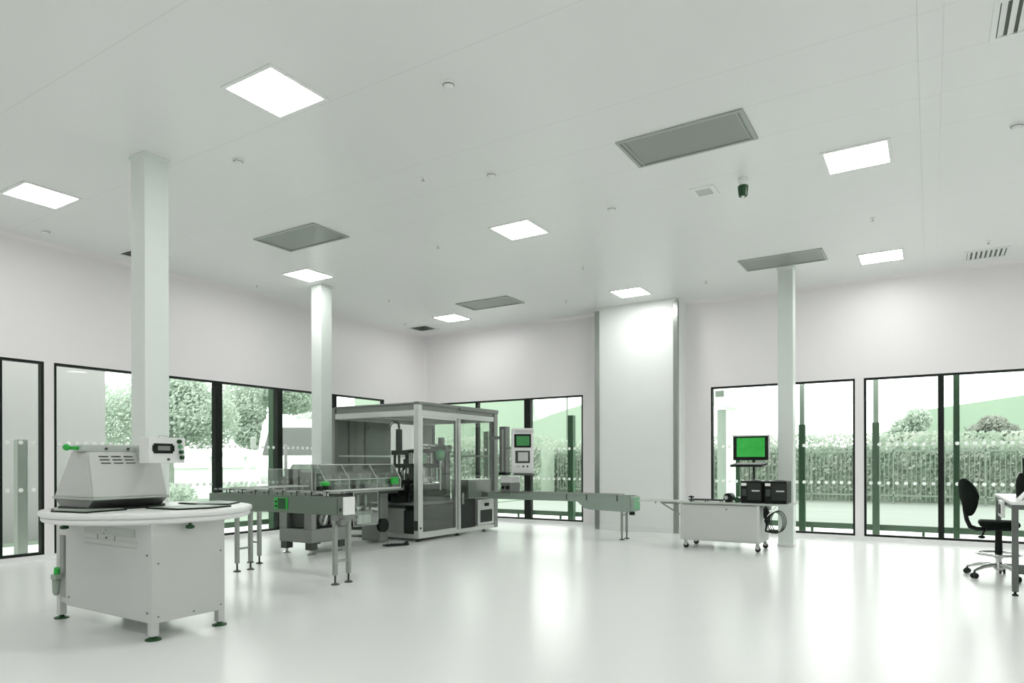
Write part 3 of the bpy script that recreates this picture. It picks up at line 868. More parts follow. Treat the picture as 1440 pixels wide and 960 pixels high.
b.box(X0+.1, X1-.1, Y1-.09, Y1-.01, 2.055, 2.15, bev=.006); b.box(X0+.01, X0+.09, Y0+.1, Y1-.1, 2.055, 2.15, bev=.006)
b.build('top_beam', M['alu'], t)
b = B().box(X0+.12, X1-.02, Y0+.02, Y1-.02, 2.15, 2.25, bev=.006)
b.build('roof_box', M['steeldark'], t)
b = B().box(X1-.06, X1+.012, 9.60, Y1+.01, 2.215, 2.285, bev=.004); b.box(X1-.10, X1+.005, Y0, 9.60, 2.235, 2.285, bev=.006)
b.box(X0+.1, X1-.1, Y0-.002, Y0+.03, 2.25, 2.275)
b.build('roof_edge', M['grey'], t)
b = B().box(X0+.1, X1-.1, Y0+.005, Y0+.085, .05, .12, bev=.004); b.box(X1-.085, X1-.005, Y0+.1, Y1-.1, .05, .115, bev=.004)
b.box(X0+.1, X1-.1, Y1-.085, Y1-.005, .05, .12, bev=.004); b.box(X0+.005, X0+.085, Y0+.1, Y1-.1, .05, .12, bev=.004)
b.build('bottom_beam', M['alu'], t)
b = B()
b.box(X0+.02, X0+.05, Y0+.1, Y1-.1, 1.395, 1.425); b.box(X0+.1, X1-.12, Y1-.05, Y1-.02, 1.395, 1.425)
b.build('mid_rail', M['alu'], t)
for (x, y) in ((X1-.06, Y0+.06), (X0+.06, Y0+.06), (X1-.06, Y1-.4), (X0+.06, Y1-.06), (X1-.06, 9.60)):
    b = B().cyl((x, y, .015), (x, y, .06), .016, n=10); b.lathe([(.05, 0), (.05, .012), (.02, .022)], (x, y, 0), n=16)
    b.build('foot', M['greydark'], t)
# guards
B().box(X0+.015, X0+.022, Y0+.1, 10.02, .12, 2.055).build('side_sheet', M['steeldark'], t)
b = B()
for y in (Y0+.42, 9.3): b.box(X0+.022, X0+.034, y, y+.03, .12, 2.055)
plabel(b.build('sheet_stiffener', M['grey'], t), 'paler stiffening strips')
B().box(X0+.015, X0+.022, 10.04, Y1-.1, .12, 2.055).build('glass_panel', M['guardglass'], t)
B().box(X0+.1, X0+.42, Y1-.022, Y1-.015, .12, 2.055).build('rear_sheet', M['steeldark'], t)
B().box(X0+.42, X1-.12, Y1-.022, Y1-.015, .60, 2.055).build('glass_panel', M['guardglass'], t)
dr = B().box(X1-.022, X1-.015, Y0+.1, 9.53, .115, 2.06).build('glass_door', M['guardglass'], t)
b = B()
for (y0, y1, z0, z1) in ((Y0+.1, 9.53, 2.02, 2.06), (Y0+.1, 9.53, .115, .15), (Y0+.1, Y0+.125, .15, 2.02), (9.505, 9.53, .15, 2.02)):
    b.box(X1-.026, X1-.010, y0, y1, z0, z1)
b.build('door_frame', M['alu'], dr)
dr = B().box(X1-.022, X1-.015, 9.67, Y1-.12, .64, 2.06).build('glass_door', M['guardglass'], t)
b = B().box(X1-.012, X1+.02, 9.68, 9.70, .55, .75); b.build('door_handle', M['steel'], dr)
B().box(X0+.55, X1-.1, Y0+.02, Y0+.027, .62, 2.055).build('glass_panel', M['guardglass'], t)
# base cabinets
b = B().box(-8.62, -7.42, 8.56, 10.55, .12, .58, bev=.008); plabel(b.build('base_cabinet', M['greydark'], t), 'dark steel base cabinet')
b = B().box(-7.80, -7.40, 8.50, 8.56, .06, .53, bev=.006); b.box(-8.30, -7.82, 8.50, 8.56, .06, .50, bev=.006)
b.build('front_cover', M['cover'], t)
b = B().box(-7.385, -7.16, 8.50, 8.55, .05, .50, bev=.006)
plabel(b.build('dark_cover', M['machineblack'], t), 'dark lower cover')
b = B().box(-7.42, -7.12, 8.66, 9.50, .14, .56, bev=.006); b.box(-7.40, -7.10, 9.70, 10.14, .10, .64, bev=.008)
plabel(b.build('drive_cabinet', M['machineblack'], t), 'dark drive cabinet behind the doors')
b = B().box(-7.13, -7.055, 10.17, 10.70, .13, .60, bev=.006)
vc = plabel(b.build('vent_cabinet', M['alu'], t), 'pale framed vent cabinet')
B().box(-7.056, -7.046, 10.25, 10.63, .18, .41, bev=.003).build('vent_mesh', M['machineblack'], vc)
b = B().box(-7.056, -7.03, 10.39, 10.50, .475, .535, bev=.006); b.build('vent_switch', M['black'], vc)
b = B().box(-7.50, -7.10, 9.95, 10.68, .62, .98, bev=.01); b.build('discharge_box', M['steel'], t)
b = B().box(X0+.3, X1-.14, Y0+.1, Y1-.12, .58, .62, bev=.004); b.build('deck_plate', M['grey'], t)
# rotary filler: star wheel, drum, columns, nozzles, bowls
cx, cy = -7.72, 9.42
b = B().lathe([(.48, .62), (.48, .70), (.42, .72), (.42, .80), (.36, .82), (.36, .90), (.30, .92)], (cx, cy, 0), n=36)
b.build('filler_drum', M['greydark'], t)
b = B().lathe([(.33, .90), (.33, .93), (.20, .95), (.20, 1.02), (.07, 1.04), (.07, 1.56), (.13, 1.58), (.13, 1.62)], (cx, cy, 0), n=32)
b.build('centre_column', M['chrome'], t)
for k in range(10):
    a = 2*PI*k/10+.2
    x, y = cx+.30*math.cos(a), cy+.30*math.sin(a)
    b = B().cyl((x, y, 1.0), (x, y, 1.28), .012, n=8); b.cyl((x, y, 1.26), (x, y, 1.50), .030, n=12); b.cyl((x, y, .95), (x, y, 1.0), .006, .016, n=8)
    b.build('filling_nozzle', M['chrome' if k % 2 else 'greydark'], t)
b = B().lathe([(.34, 1.20), (.36, 1.22), (.36, 1.25), (.34, 1.27)], (cx, cy, 0), n=32); b.lathe([(.33, 1.46), (.36, 1.48), (.36, 1.51), (.2, 1.53)], (cx, cy, 0), n=32)
b.build('nozzle_ring', M['greydark'], t)
for (x, y, z) in ((-7.33, 8.86, 1.36), (-7.33, 9.40, 1.43)):
    b = B().lathe([(.02, -.11), (.075, -.06), (.085, .0), (.08, .05), (.04, .09), (0, .10)], (x, y, z), n=20)
    bo = plabel(b.build('pump_bowl', M['greensoft'], t), 'soft green pump bowl')
    b = B().cyl((x, y, z-.10), (x, y, .62), .016, n=10); b.cyl((x-.16, y, z+.08), (x+.09, y, z+.08), .014, n=8)
    b.build('pump_stand', M['steel'], bo)
# capping head and elevator
b = B().box(-7.58, -7.47, 9.76, 9.88, .62, 1.56, bev=.01); b.box(-7.66, -7.40, 9.66, 9.84, 1.47, 1.60, bev=.01)
b.cyl((-7.55, 9.72, 1.15), (-7.55, 9.72, 1.47), .05, n=16); b.cyl((-7.55, 9.72, 1.60), (-7.55, 9.72, 1.74), .06, n=18)
b.build('capping_head', M['grey'], t)
b = B().lathe([(.04, 1.50), (.11, 1.58), (.11, 1.62), (.06, 1.64)], (-7.9, 9.95, 0), n=24); b.cyl((-7.9, 9.95, .62), (-7.9, 9.95, 1.52), .03)
b.build('cap_hopper', M['chrome'], t)
# infeed gear behind the left glass
b = B().cyl((-8.15, 8.75, .62), (-8.15, 8.75, .78), .24, n=28); b.cyl((-8.15, 8.75, .78), (-8.15, 8.75, .82), .27, n=28)
b.cyl((-7.62, 8.70, .62), (-7.62, 8.70, .74), .18, n=24); b.cyl((-7.62, 8.70, .78), (-7.62, 8.70, .82), .19, n=24)
b.build('star_wheel', M['black'], t)
b = B()
b.box(-8.22, -8.08, 8.90, 9.02, .62, 1.10, bev=.006); b.box(-8.30, -7.70, 8.88, 9.0, 1.02, 1.10, bev=.006)
for (x, y, h) in ((-7.75, 8.8, 1.78), (-7.68, 8.86, 1.35), (-7.83, 8.78, 1.42), (-7.60, 8.92, 1.25), (-7.95, 8.82, 1.12)):
    b.cyl((x, y, .62), (x, y, h), .022, n=10)
b.cyl((-7.75, 8.8, 1.50), (-7.75, 8.8, 1.86), .055, n=14); b.box(-7.88, -7.62, 8.74, 8.88, 1.42, 1.50, bev=.006); b.box(-7.86, -7.58, 8.76, 8.90, 1.20, 1.27, bev=.006)
b.box(-7.92, -7.66, 8.76, 8.90, 1.02, 1.08, bev=.006)
b.build('infeed_head', M['greydark'], t)
b = B()
b.tube([(-7.75, 8.8, 1.86), (-7.78, 8.82, 1.97), (-7.92, 8.84, 2.0), (-8.02, 8.86, 1.92)], .02, 8)
for k in range(5): b.tube([(-7.9+.06*k, 8.80, .84), (-7.86+.05*k, 8.84, 1.0+.05*k), (-7.7, 8.9, 1.15+.05*k)], .012, 6)
b.build('air_hoses', M['chrome'], t)
b = B().cyl((-8.45, 8.62, .88), (-7.75, 8.62, .88), .045, n=16); b.box(-8.5, -8.42, 8.55, 8.70, .62, .95); b.box(-7.98, -7.90, 8.56, 8.68, .62, .84)
b.build('feed_screw', M['black'], t)
b = B().box(-8.02, -7.86, 8.60, 8.72, .94, 1.04, bev=.01); b.cyl((-7.95, 8.66, .62), (-7.95, 8.66, .94), .03, n=12)
b.build('pick_up_head', M['black'], t)
b = B().cyl((-7.42, 8.66, .62), (-7.42, 8.66, .96), .026, n=12); b.box(-7.52, -7.30, 8.60, 8.72, .93, 1.0, bev=.01)
b.build('pick_up_head', M['black'], t)
b = B().box(-8.30, -8.10, 8.60, 8.72, .96, 1.12, bev=.012); b.cyl((-8.2, 8.66, .62), (-8.2, 8.66, .96), .03, n=12)
b.build('pick_up_head', M['greydark'], t)
b = B().box(-8.75, -8.66, 9.0, 10.4, .62, 1.0); b.box(-8.7, -8.3, 10.2, 10.5, .62, 1.25, bev=.01)
b.build('rear_gear', M['greydark'], t)
B().box(-8.45, -8.05, 8.40, 8.47, .78, .90, bev=.004).build('link_chute', M['steel'], t)
B().box(-8.5, -7.9, 8.60, 8.64, .02, .06).build('cable_tray', M['greensoft'], t)

# operator terminal on its bracket
ang = math.atan2(.5146, .8573)
tx, ty = -6.27, 10.46
t = thing('operator_terminal', 'white operator terminal with small green screen and keypad, hung beside the glazed machine', 'control panel', (tx, ty, 1.07), rotz=ang)
# local build: front faces -Y before rotation
W, H0, H1 = .195, 1.085, 1.905
bx_ = B().box(tx-W, tx+W, ty-.02, ty+.16, H0, H1, bev=.010).build('housing', M['whitebright'], t)
B().box(tx-W-.012, tx-W+.002, ty+.01, ty+.15, H0+.02, H1-.02, bev=.004).build('side_cover', M['whitebright'], bx_)
b = B().box(tx-.155, tx+.150, ty-.026, ty-.018, 1.555, 1.800, bev=.004); fr = b.build('screen_bezel', M['black'], t)
plabel(B().box(tx-.115, tx+.120, ty-.029, ty-.025, 1.590, 1.765).build('screen', M['screendim'], fr), 'green lit screen')
b = B().box(tx-.135, tx+.130, ty-.026, ty-.018, 1.275, 1.500, bev=.02); fr = b.build('keypad_frame', M['greydark'], t)
B().box(tx-.085, tx+.095, ty-.030, ty-.025, 1.310, 1.470, bev=.004).build('keypad', M['keypad'], fr)
for x, m_ in ((-.10, 'keypad'), (-.06, 'keypad'), (.01, 'greydark'), (.085, 'greydark')):
    B().cyl((tx+x, ty-.018, 1.215), (tx+x, ty-.034, 1.215), .018, n=14).build('button', M[m_], t)
b = B().box(tx-.14, tx+.20, ty-.026, ty-.02, 1.82, 1.875)
plabel(b.build('type_plate', M['keypad'], t), 'grey plate above the screen')
b = B().hexa([(tx-.16, ty-.14, 1.060), (tx+.21, ty-.14, 1.045), (tx+.21, ty+.0, 1.075), (tx-.16, ty+.0, 1.085)],
             [(tx-.16, ty-.14, 1.080), (tx+.21, ty-.14, 1.065), (tx+.21, ty+.0, 1.095), (tx-.16, ty+.0, 1.105)])
b.build('keyboard_shelf', M['greydark'], t)
t = thing('terminal_bracket', 'tall grey steel bracket box between glazed machine and operator terminal', 'bracket', (-6.76, 10.62, 1.05))
b = B().box(-6.835, -6.69, 10.55, 10.69, 1.10, 1.955, bev=.006); b.build('bracket_body', M['steeldark'], t)
b = B().box(-6.775, -6.74, 10.542, 10.55, 1.12, 1.90); b.build('cable_duct', M['alu'], t)
b = B().box(-6.845, -6.68, 10.54, 10.70, 1.05, 1.10, bev=.004); b.build('end_cap', M['black'], t)
b = B().cyl((-7.05, 10.62, 1.75), (-6.835, 10.62, 1.75), .03); b.cyl((-6.69, 10.60, 1.55), (-6.60, 10.60, 1.55), .025); b.build('support_arm', M['steel'], t)
# ------------------------------------------------------------------ rolling table with label printers
t = thing('rolling_table', 'white wheeled table with fold-out flap, carrying the black printers and green monitor', 'table', (-2.6, 10.28, 0))
b = B().box(-3.20, -2.06, 9.965, 10.60, .125, .665, bev=.008); cab = b.build('cabinet', M['white'], t)
b = B().box(-3.18, -2.08, 9.960, 9.966, .15, .655, bev=.002); b.build('front_panel', M['white'], cab)
b = B().cyl((-2.52, 9.962, .60), (-2.52, 9.950, .60), .014); plabel(b.build('lock', M['grey'], cab), 'grey lock')
for xa in (-2.10, -3.205): B().box(xa, xa+.045, 9.955, 10.0, .125, .665, bev=.004).build('corner_profile', M['alu'], t)
b = B().box(-3.24, -1.66, 9.93, 10.66, .672, .695, bev=.004); b.build('table_top', M['cream'], t)
b = B().box(-3.92, -3.24, 9.97, 10.45, .682, .693, bev=.003); b.build('side_flap', M['cream'], t)
b = B().tube([(-3.52, 9.99, .675), (-3.22, 9.99, .50)], .012, 8); b.cyl((-3.60, 9.985, .668), (-3.60, 9.975, .668), .014); b.box(-3.50, -3.22, 9.985, 10.0, .655, .682)
plabel(b.build('flap_bracket', M['grey'], t), 'grey folding bracket')
for (x, y) in ((-3.14, 10.02), (-2.10, 10.02), (-3.14, 10.54), (-2.10, 10.54)):
    b = B().cyl((x, y, .126), (x, y, .09), .022, n=12); b.prism([(x-.03, .09), (x+.03, .09), (x+.022, .04), (x-.010, .04)], 1, y-.022, y+.022)
    c = b.build('castor', M['steel'], t)
    b = B().cyl((x+.006, y-.016, .037), (x+.006, y+.016, .037), .037, n=18)
    plabel(b.build('wheel', M['rubber'], c), 'black wheel')
t = thing('label_track', 'low dark guide track with a small knob on the left half of the rolling table', 'track', (-2.8, 10.1, .695))
for y in (10.04, 10.17):
    b = B().box(-3.10, -2.6, y-.01, y+.01, .715, .735)
    for x in (-3.07, -2.85, -2.63): b.cyl((x, y, .695), (x, y, .735), .008, n=8)
    b.build('guide_bar', M['greydark'], t)
B().box(-3.09, -3.06, 10.05, 10.16, .697, .712).build('cross_tie', M['greydark'], t)
b = B().cyl((-3.06, 10.04, .735), (-3.06, 10.04, .785), .012, n=10); b.cyl((-3.10, 10.03, .765), (-3.02, 10.05, .765), .010, n=8)
plabel(b.build('clamp_knob', M['black'], t), 'black clamp knob')
def printer(x0, x1, label):
    xc = (x0+x1)/2
    t = thing('label_printer', label, 'printer', (xc, 10.22, .695), group='black label printers')
    bd = B().box(x0, x1, 10.06, 10.44, .697, 1.015, bev=.012).build('body', M['black'], t)
    b = B().box(x0+.10, x1-.012, 10.050, 10.062, .74, .985, bev=.004); plabel(b.build('door_panel', M['machineblack'], t), 'dark grey door panel')
    plabel(B().box(x0+.012, x0+.085, 10.052, 10.062, .945, .985, bev=.003).build('display', M['paper'], t), 'pale lit display')
    b = B().box(x0+.02, x0+.085, 10.052, 10.062, .80, .90, bev=.004); b.build('print_slot', M['greydark'], t)
    b = B().box(x0+.16, x1-.03, 10.044, 10.052, .865, .885, bev=.003); plabel(b.build('badge', M['keypad'], t), 'pale strip on the door')
    B().box(x0+.13, x1-.06, 10.16, 10.30, 1.015, 1.03, bev=.004).build('lid_handle', M['grey'], t)
    for dx in (.03, x1-x0-.03): B().cyl((x0+dx, 10.09, .695), (x0+dx, 10.09, .699), .012).build('foot', M['rubber'], t)
    return t
p1 = printer(-2.345, -2.045, 'left black label printer, below the green monitor on the rolling table')
dup(p1, (-1.865, 10.22, .695), 'right black label printer, in front of the right-hand column')
t = thing('cable_reel', 'bundle of black and white cables hanging on the right end of the rolling table', 'cable', (-1.92, 10.1, .5))
b = B()
def ring(c, ry, rz, n=22, tilt=0.0):
    return [(c[0]+tilt*math.sin(2*PI*k/n)*.03, c[1]+ry*math.cos(2*PI*k/n), c[2]+rz*math.sin(2*PI*k/n)) for k in range(n)]
bk = B()
for k in range(4): bk.tube([(-2.0+.012*k, 10.05+.10*math.cos(2*PI*q/22)+.01*k, .56+.085*math.sin(2*PI*q/22)-.02*k) for q in range(22)], .010, 6, closed=True)
bk.tube([(-2.0, 10.02, .48), (-1.97, 10.0, .40), (-1.99, 10.02, .31), (-1.90, 10.04, .29), (-1.82, 10.05, .30)], .016, 8)
bk.build('black_cable', M['black'], t)
bw = B()
for k in range(3): bw.tube([(-1.86+.10*math.cos(2*PI*q/24)+.02*k, 10.03+.01*k, .43+.15*math.sin(2*PI*q/24)+.01*k) for q in range(24)], .007, 6, closed=True)
bw.build('grey_loop', M['greydark'], t)
bw = B()
for k in range(3): bw.tube([(-2.03+.03*k, 9.985, .44+.035*k), (-1.96+.03*k, 9.98, .52+.035*k), (-1.90+.03*k, 9.985, .60+.03*k)], .006, 6)
plabel(bw.build('white_cable', M['paper'], t), 'white cables across the bundle')
bh = B().box(-2.052, -1.93, 10.10, 10.14, .60, .66); bh.build('hook', M['steel'], t)
t = thing('label_unwinder', 'small black motor with rollers beside the left label printer', 'motor', (-2.47, 10.2, .695))
B().cyl((-2.535, 10.10, .765), (-2.535, 10.28, .765), .065, n=22).build('motor_body', M['black'], t)
b = B().box(-2.58, -2.49, 10.12, 10.26, .695, .74, bev=.004); b.build('mount', M['greydark'], t)
b = B().cyl((-2.41, 10.12, .735), (-2.41, 10.26, .735), .040, n=18); b.build('roller', M['greendark'], t)
b = B().cyl((-2.56, 10.095, .765), (-2.56, 10.085, .765), .03); plabel(b.build('shaft_cap', M['steel'], t), 'steel shaft cap')
t = thing('monitor', 'flat monitor with bright green screen on a thin pole above the left label printer', 'monitor', (-2.28, 10.50, .695))
b = B().cyl((-2.255, 10.52, .695), (-2.255, 10.52, 1.36), .018, n=14); b.lathe([(.07, .695), (.07, .705), (.02, .715)], (-2.255, 10.52, 0), n=20); b.build('pole', M['greydark'], t)
b = B().cyl((-2.315, 10.50, .70), (-2.315, 10.50, 1.20), .008, n=10); b.build('cable_tube', M['grey'], t)
bz = B().box(-2.545, -2.040, 10.455, 10.505, 1.315, 1.685, bev=.010).build('screen_housing', M['black'], t)
plabel(B().box(-2.490, -2.085, 10.450, 10.457, 1.365, 1.650).build('screen', M['screen'], bz), 'bright green lit screen')
b = B().box(-2.555, -2.03, 10.447, 10.46, 1.672, 1.692, bev=.004); b.box(-2.035, -2.022, 10.447, 10.50, 1.33, 1.692); plabel(b.build('rim', M['keypad'], bz), 'grey rim')
b = B().hexa([(-2.55, 10.30, 1.215), (-2.10, 10.30, 1.215), (-2.06, 10.52, 1.245), (-2.51, 10.52, 1.245)], [(-2.55, 10.30, 1.245), (-2.10, 10.30, 1.245), (-2.06, 10.52, 1.275), (-2.51, 10.52, 1.275)])
sh = b.build('keyboard_tray', M['black'], t)
b = B().box(-2.46, -2.12, 10.33, 10.45, 1.250, 1.278, bev=.003)
plabel(b.build('keyboard', M['keypad'], sh), 'grey keyboard')

# ------------------------------------------------------------------ workbench and chair at the right
t = thing('workbench', 'grey framed workbench with pale top at the right edge of the picture', 'workbench', (1.5, 8.6, 0))
BX0, BX1, BY0, BY1 = .665, 2.35, 8.03, 9.95
b = B().box(BX0-.01, BX1, BY0-.01, BY1+.01, .875, .905, bev=.004); b.build('top', M['whitebright'], t)
for (x, y) in ((BX0+.025, BY0+.025), (BX1-.03, BY0+.025), (BX0+.025, BY1-.025), (BX1-.03, BY1-.025)):
    lg = B().box(x-.026, x+.026, y-.026, y+.026, .04, .875, bev=.003).build('leg', M['benchgrey'], t)
    b = B().cyl((x, y, .012), (x, y, .045), .012, n=10); b.lathe([(.026, 0), (.026, .014), (.014, .02)], (x, y, 0), n=14); b.build('foot', M['rubber'], lg)
b = B().box(BX0+.05, BX1-.05, BY0+.005, BY0+.045, .83, .875); b.box(BX0+.005, BX0+.045, BY0+.05, BY1-.05, .83, .875); b.box(BX0+.05, BX1-.05, BY1-.045, BY1-.005, .83, .875)
b.build('apron', M['benchgrey'], t)
b = B().box(1.05, BX1-.05, BY0+.05, BY1-.05, .68, .745, bev=.004); plabel(b.build('under_shelf', M['greydark'], t), 'dark shelf under the top')
b = B().box(BX0+.05, BX1-.05, BY0+.012, BY0+.04, .24, .30);
b.box(BX0+.05, BX1-.05, BY0+.25, BY0+.28, .18, .26)
b.build('stretcher', M['benchgrey'], t)
sb = B().box(BX0-.035, BX0-.002, 8.72, 9.10, .70, .872, bev=.006).build('socket_box', M['whitebright'], t)
plabel(B().box(BX0-.042, BX0-.034, 8.80, 8.98, .735, .835, bev=.003).build('socket', M['black'], sb), 'black socket panel')
t = thing('bench_monitor', 'black monitor seen from behind at the right picture edge on the workbench', 'monitor', (1.03, 8.75, .905), rotz=-.5)
x, y = 1.03, 8.75
B().box(x-.23, x+.25, y-.02, y+.03, 1.0, 1.33, bev=.012).build('screen_housing', M['black'], t)
b = B().ball((x, y+.0, 1.165), .10, 1.8, .5, 1.2); b.build('back_bulge', M['black'], t)
b = B().box(x-.04, x+.04, y-.0, y+.04, .915, 1.05, bev=.004); b.box(x-.13, x+.13, y-.10, y+.10, .905, .918, bev=.004); b.build('stand', M['black'], t)
B().box(x-.20, x+.22, y+.03, y+.033, 1.03, 1.30).build('screen', M['greydark'], t)
t = thing('document_stand', 'slanted white document stand in front of the bench monitor', 'stand', (.87, 8.62, .905))
b = B().hexa([(.76, 8.45, .905), (.775, 8.45, .905), (.775, 8.72, .905), (.76, 8.72, .905)], [(.905, 8.45, 1.085), (.915, 8.45, 1.075), (.915, 8.72, 1.075), (.905, 8.72, 1.085)])
b.build('sloping_board', M['paper'], t)
b = B().hexa([(.93, 8.52, .905), (.94, 8.52, .905), (.94, 8.62, .905), (.93, 8.62, .905)], [(.885, 8.52, 1.05), (.893, 8.52, 1.045), (.893, 8.62, 1.045), (.885, 8.62, 1.05)])
plabel(b.build('back_prop', M['greydark'], t), 'dark prop behind the board')
t = thing('desk_bottle', 'small dark oval device leaning behind the document stand', 'device', (.80, 8.95, .905))
b = B().lathe([(.035, .905), (.045, .93), (.05, 1.02), (.045, 1.10), (.02, 1.16), (0, 1.17)], (.82, 8.95, 0), n=18); b.build('body', M['black'], t)
B().lathe([(.047, .905), (.047, .915)], (.82, 8.95, 0), n=18).build('base', M['greydark'], t)

cx, cy = .645, 9.25
t = thing('drafting_chair', 'black upholstered swivel chair with chrome foot ring and star base beside the workbench', 'chair', (cx, cy, 0))
hub = B().cyl((cx, cy, .075), (cx, cy, .26), .030, n=18); hub.lathe([(.045, .085), (.05, .10), (.045, .15), (.03, .17)], (cx, cy, 0), n=20)
hub.build('base_hub', M['chrome'], t)
for k in range(5):
    a = math.radians(152+72*k)
    ux, uy = math.cos(a), math.sin(a)
    pts = [(cx+ux*r, cy+uy*r, z) for r, z in ((.03, .135), (.10, .137), (.20, .125), (.29, .10), (.325, .085))]
    ar = B().tube(pts, [.022, .022, .020, .017, .015], 10).build('base_arm', M['chrome'], t)
    x, y = cx+ux*.325, cy+uy*.325
    px, py = -uy, ux
    b = B()
    for sgn in (-1, 1):
        b.cyl((x+px*sgn*.008, y+py*sgn*.008, .030), (x+px*sgn*.028, y+py*sgn*.028, .030), .030, n=18)
    b.cyl((x, y, .03), (x, y, .085), .010, n=8)
    b.ball((x, y, .045), .028, 1, 1, .8)
    plabel(b.build('castor', M['rubber'], ar), 'black twin castor')
B().cyl((cx, cy, .25), (cx, cy, .56), .037, .032, n=18).build('gas_lift', M['black'], t)
b = B().tube([(cx+.21*math.cos(2*PI*k/40), cy+.21*math.sin(2*PI*k/40), .262) for k in range(40)], .014, 10, closed=True)
for k in range(3):
    a = 2*PI*k/3+.4
    b.tube([(cx, cy, .235), (cx+.10*math.cos(a), cy+.10*math.sin(a), .237), (cx+.205*math.cos(a), cy+.205*math.sin(a), .258)], .009, 8)
b.lathe([(.040, .21), (.046, .215), (.046, .255), (.040, .26)], (cx, cy, 0), n=20)
b.build('foot_ring', M['chrome'], t)
s_ = B().box(cx-.215, cx+.215, cy-.215, cy+.215, .565, .625, bev=.028)
for v in s_.bm.verts:
    dx, dy = (v.co.x-cx)/.215, (v.co.y-cy)/.215
    r = max(abs(dx), abs(dy)); h = math.hypot(dx, dy)
    if h > 1e-6:
        k = (r/h)**.55
        v.co.x = cx+(v.co.x-cx)*k; v.co.y = cy+(v.co.y-cy)*k
    if v.co.z > .6: v.co.z += .012*(dx*dx*.6) - .01*(1-h*.7)
so = s_.build('seat', M['fabric'], t)
for f in so.data.polygons: f.use_smooth = True
B().box(cx-.12, cx+.12, cy-.10, cy+.10, .525, .57, bev=.01).build('mechanism', M['black'], t)
b = B().tube([(cx-.06, cy-.02, .535), (cx-.20, cy-.02, .530), (cx-.265, cy-.02, .555), (cx-.295, cy-.02, .63), (cx-.315, cy-.02, .74), (cx-.325, cy-.02, .84)], [.022, .024, .026, .024, .021, .018], 10)
b.build('back_stem', M['black'], t)
b = B().cyl((cx-.13, cy-.10, .53), (cx-.16, cy-.16, .47), .010, n=8); b.ball((cx-.165, cy-.17, .455), .024, 1.5, 1, .8); b.build('tilt_lever', M['black'], t)
Rm = Matrix.Rotation(math.radians(20), 3, 'Z') @ Matrix.Rotation(math.radians(-9), 3, 'Y')
bp = B()
bp.ball((0, 0, 0), 1.0, .055, .20, .215, u=28, v=18)
for v in bp.bm.verts:
    x, y, z = v.co
    s1 = (abs(y/.20)**2+abs(z/.215)**2)
    # cushion: flatter face, rounder edge; wrap the sides forward
    x = math.copysign(abs(x/.055)**.55*.042, x) if abs(x) > 1e-6 else 0
    x += .9*y*y
    w = .82+.18*max(-1, min(1, (z+.05)/.15)) if z < .0 else 1.0
    v.co = Rm @ Vector((x, y*w, z)) + Vector((cx-.30, cy-.02, .885))
bo = bp.build('backrest', M['fabric'], t)
for f in bo.data.polygons: f.use_smooth = True

# ------------------------------------------------------------------ outside
structure(B().box(-60, 60, -30, 80, -.12, -.06).build('ground', M['road']))
b = B().box(-11.9, 12, YB+.16, 14.7, -.06, -.01); b.box(-12.2, XL-.16, -6, 14.7, -.06, -.012)
structure(b.build('paving', M['concrete']))
structure(B().box(-60, -12.2, 0, 60, -.06, -.03).build('lawn', M['lawn']))
def facade_post(axis, u, d, w, h_dark, h_top, label, mats=('postgreen', 'postpale')):
    x, y = (u, d) if axis == 0 else (d, u)
    t = thing('facade_post', label, 'post', (x, y, -.01), group='outer facade posts')
    h0 = min(h_dark, h_top)
    B().box(x-w/2, x+w/2, y-w/2, y+w/2, -.01, h0, bev=.006).build('shaft', M[mats[0]], t)
    if h_top > h0+.01:
        plabel(B().box(x-w*.36, x+w*.36, y-w*.36, y+w*.36, h0, h_top, bev=.004).build('upper_shaft', M[mats[1]], t), 'paler slimmer upper part')
    B().box(x-w*.7, x+w*.7, y-w*.7, y+w*.7, -.01, .03, bev=.004).build('base_plate', M[mats[0]], t)
    return t
YP = 12.95
facade_post(0, .355, YP, .085, 3.0, 3.0, 'dark green outer post, second from the left behind the far right window')
facade_post(0, -.785, YP, .105, 1.95, 3.0, 'green outer post with pale top, left part of the far right window', mats=('postmid', 'postpale'))
facade_post(0, -1.945, YP, .105, 1.95, 3.0, 'dark green outer post with pale top, right beside the right-hand column')
facade_post(0, -3.06, YP, .075, 1.45, 1.45, 'green outer post seen below the bright green monitor')
facade_post(0, -6.54, YP, .13, 2.29, 2.29, 'dark green outer post near the right end of the window behind the operator terminal')
facade_post(0, -7.62, YP, .09, 1.2, 1.2, 'green outer post beside the black mullion behind the operator terminal')
facade_post(0, -8.72, YP, .13, 2.0, 2.0, 'green outer post seen through the glazed machine', mats=('postmid', 'postpale'))
facade_post(1, 8.52, -10.65, .14, 3.0, 3.0, 'dark green outer post beyond the left windows, left of the middle column')
facade_post(1, 4.31, -10.65, .125, 1.62, 1.62, 'grey outer post beyond the leftmost window', mats=('postgrey', 'postpale'))
def kerb(axis, a0, a1, d, label, z0=.115, z1=.215):
    t = thing('low_rail', label, 'rail', ((a0+a1)/2, d, -.01) if axis == 0 else (d, (a0+a1)/2, -.01), group='low green rails outside the windows')
    if axis == 0: B().box(a0, a1, d-.03, d+.03, z0, z1, bev=.004).build('rail_bar', M['postmid'], t)
    else: B().box(d-.03, d+.03, a0, a1, z0, z1, bev=.004).build('rail_bar', M['postmid'], t)
    n = 4
    for k in range(n+1):
        u = a0+.1+(a1-a0-.2)*k/n
        if axis == 0: B().box(u-.02, u+.02, d-.02, d+.02, -.01, z0).build('stub', M['postgreen'], t)
        else: B().box(d-.02, d+.02, u-.02, u+.02, -.01, z0).build('stub', M['postgreen'], t)
kerb(0, -10.2, -5.7, YP+.12, 'low green rail outside the window behind the discharge conveyor')
kerb(0, -3.6, 3.4, YP+.12, 'low green rail outside the right-hand windows')
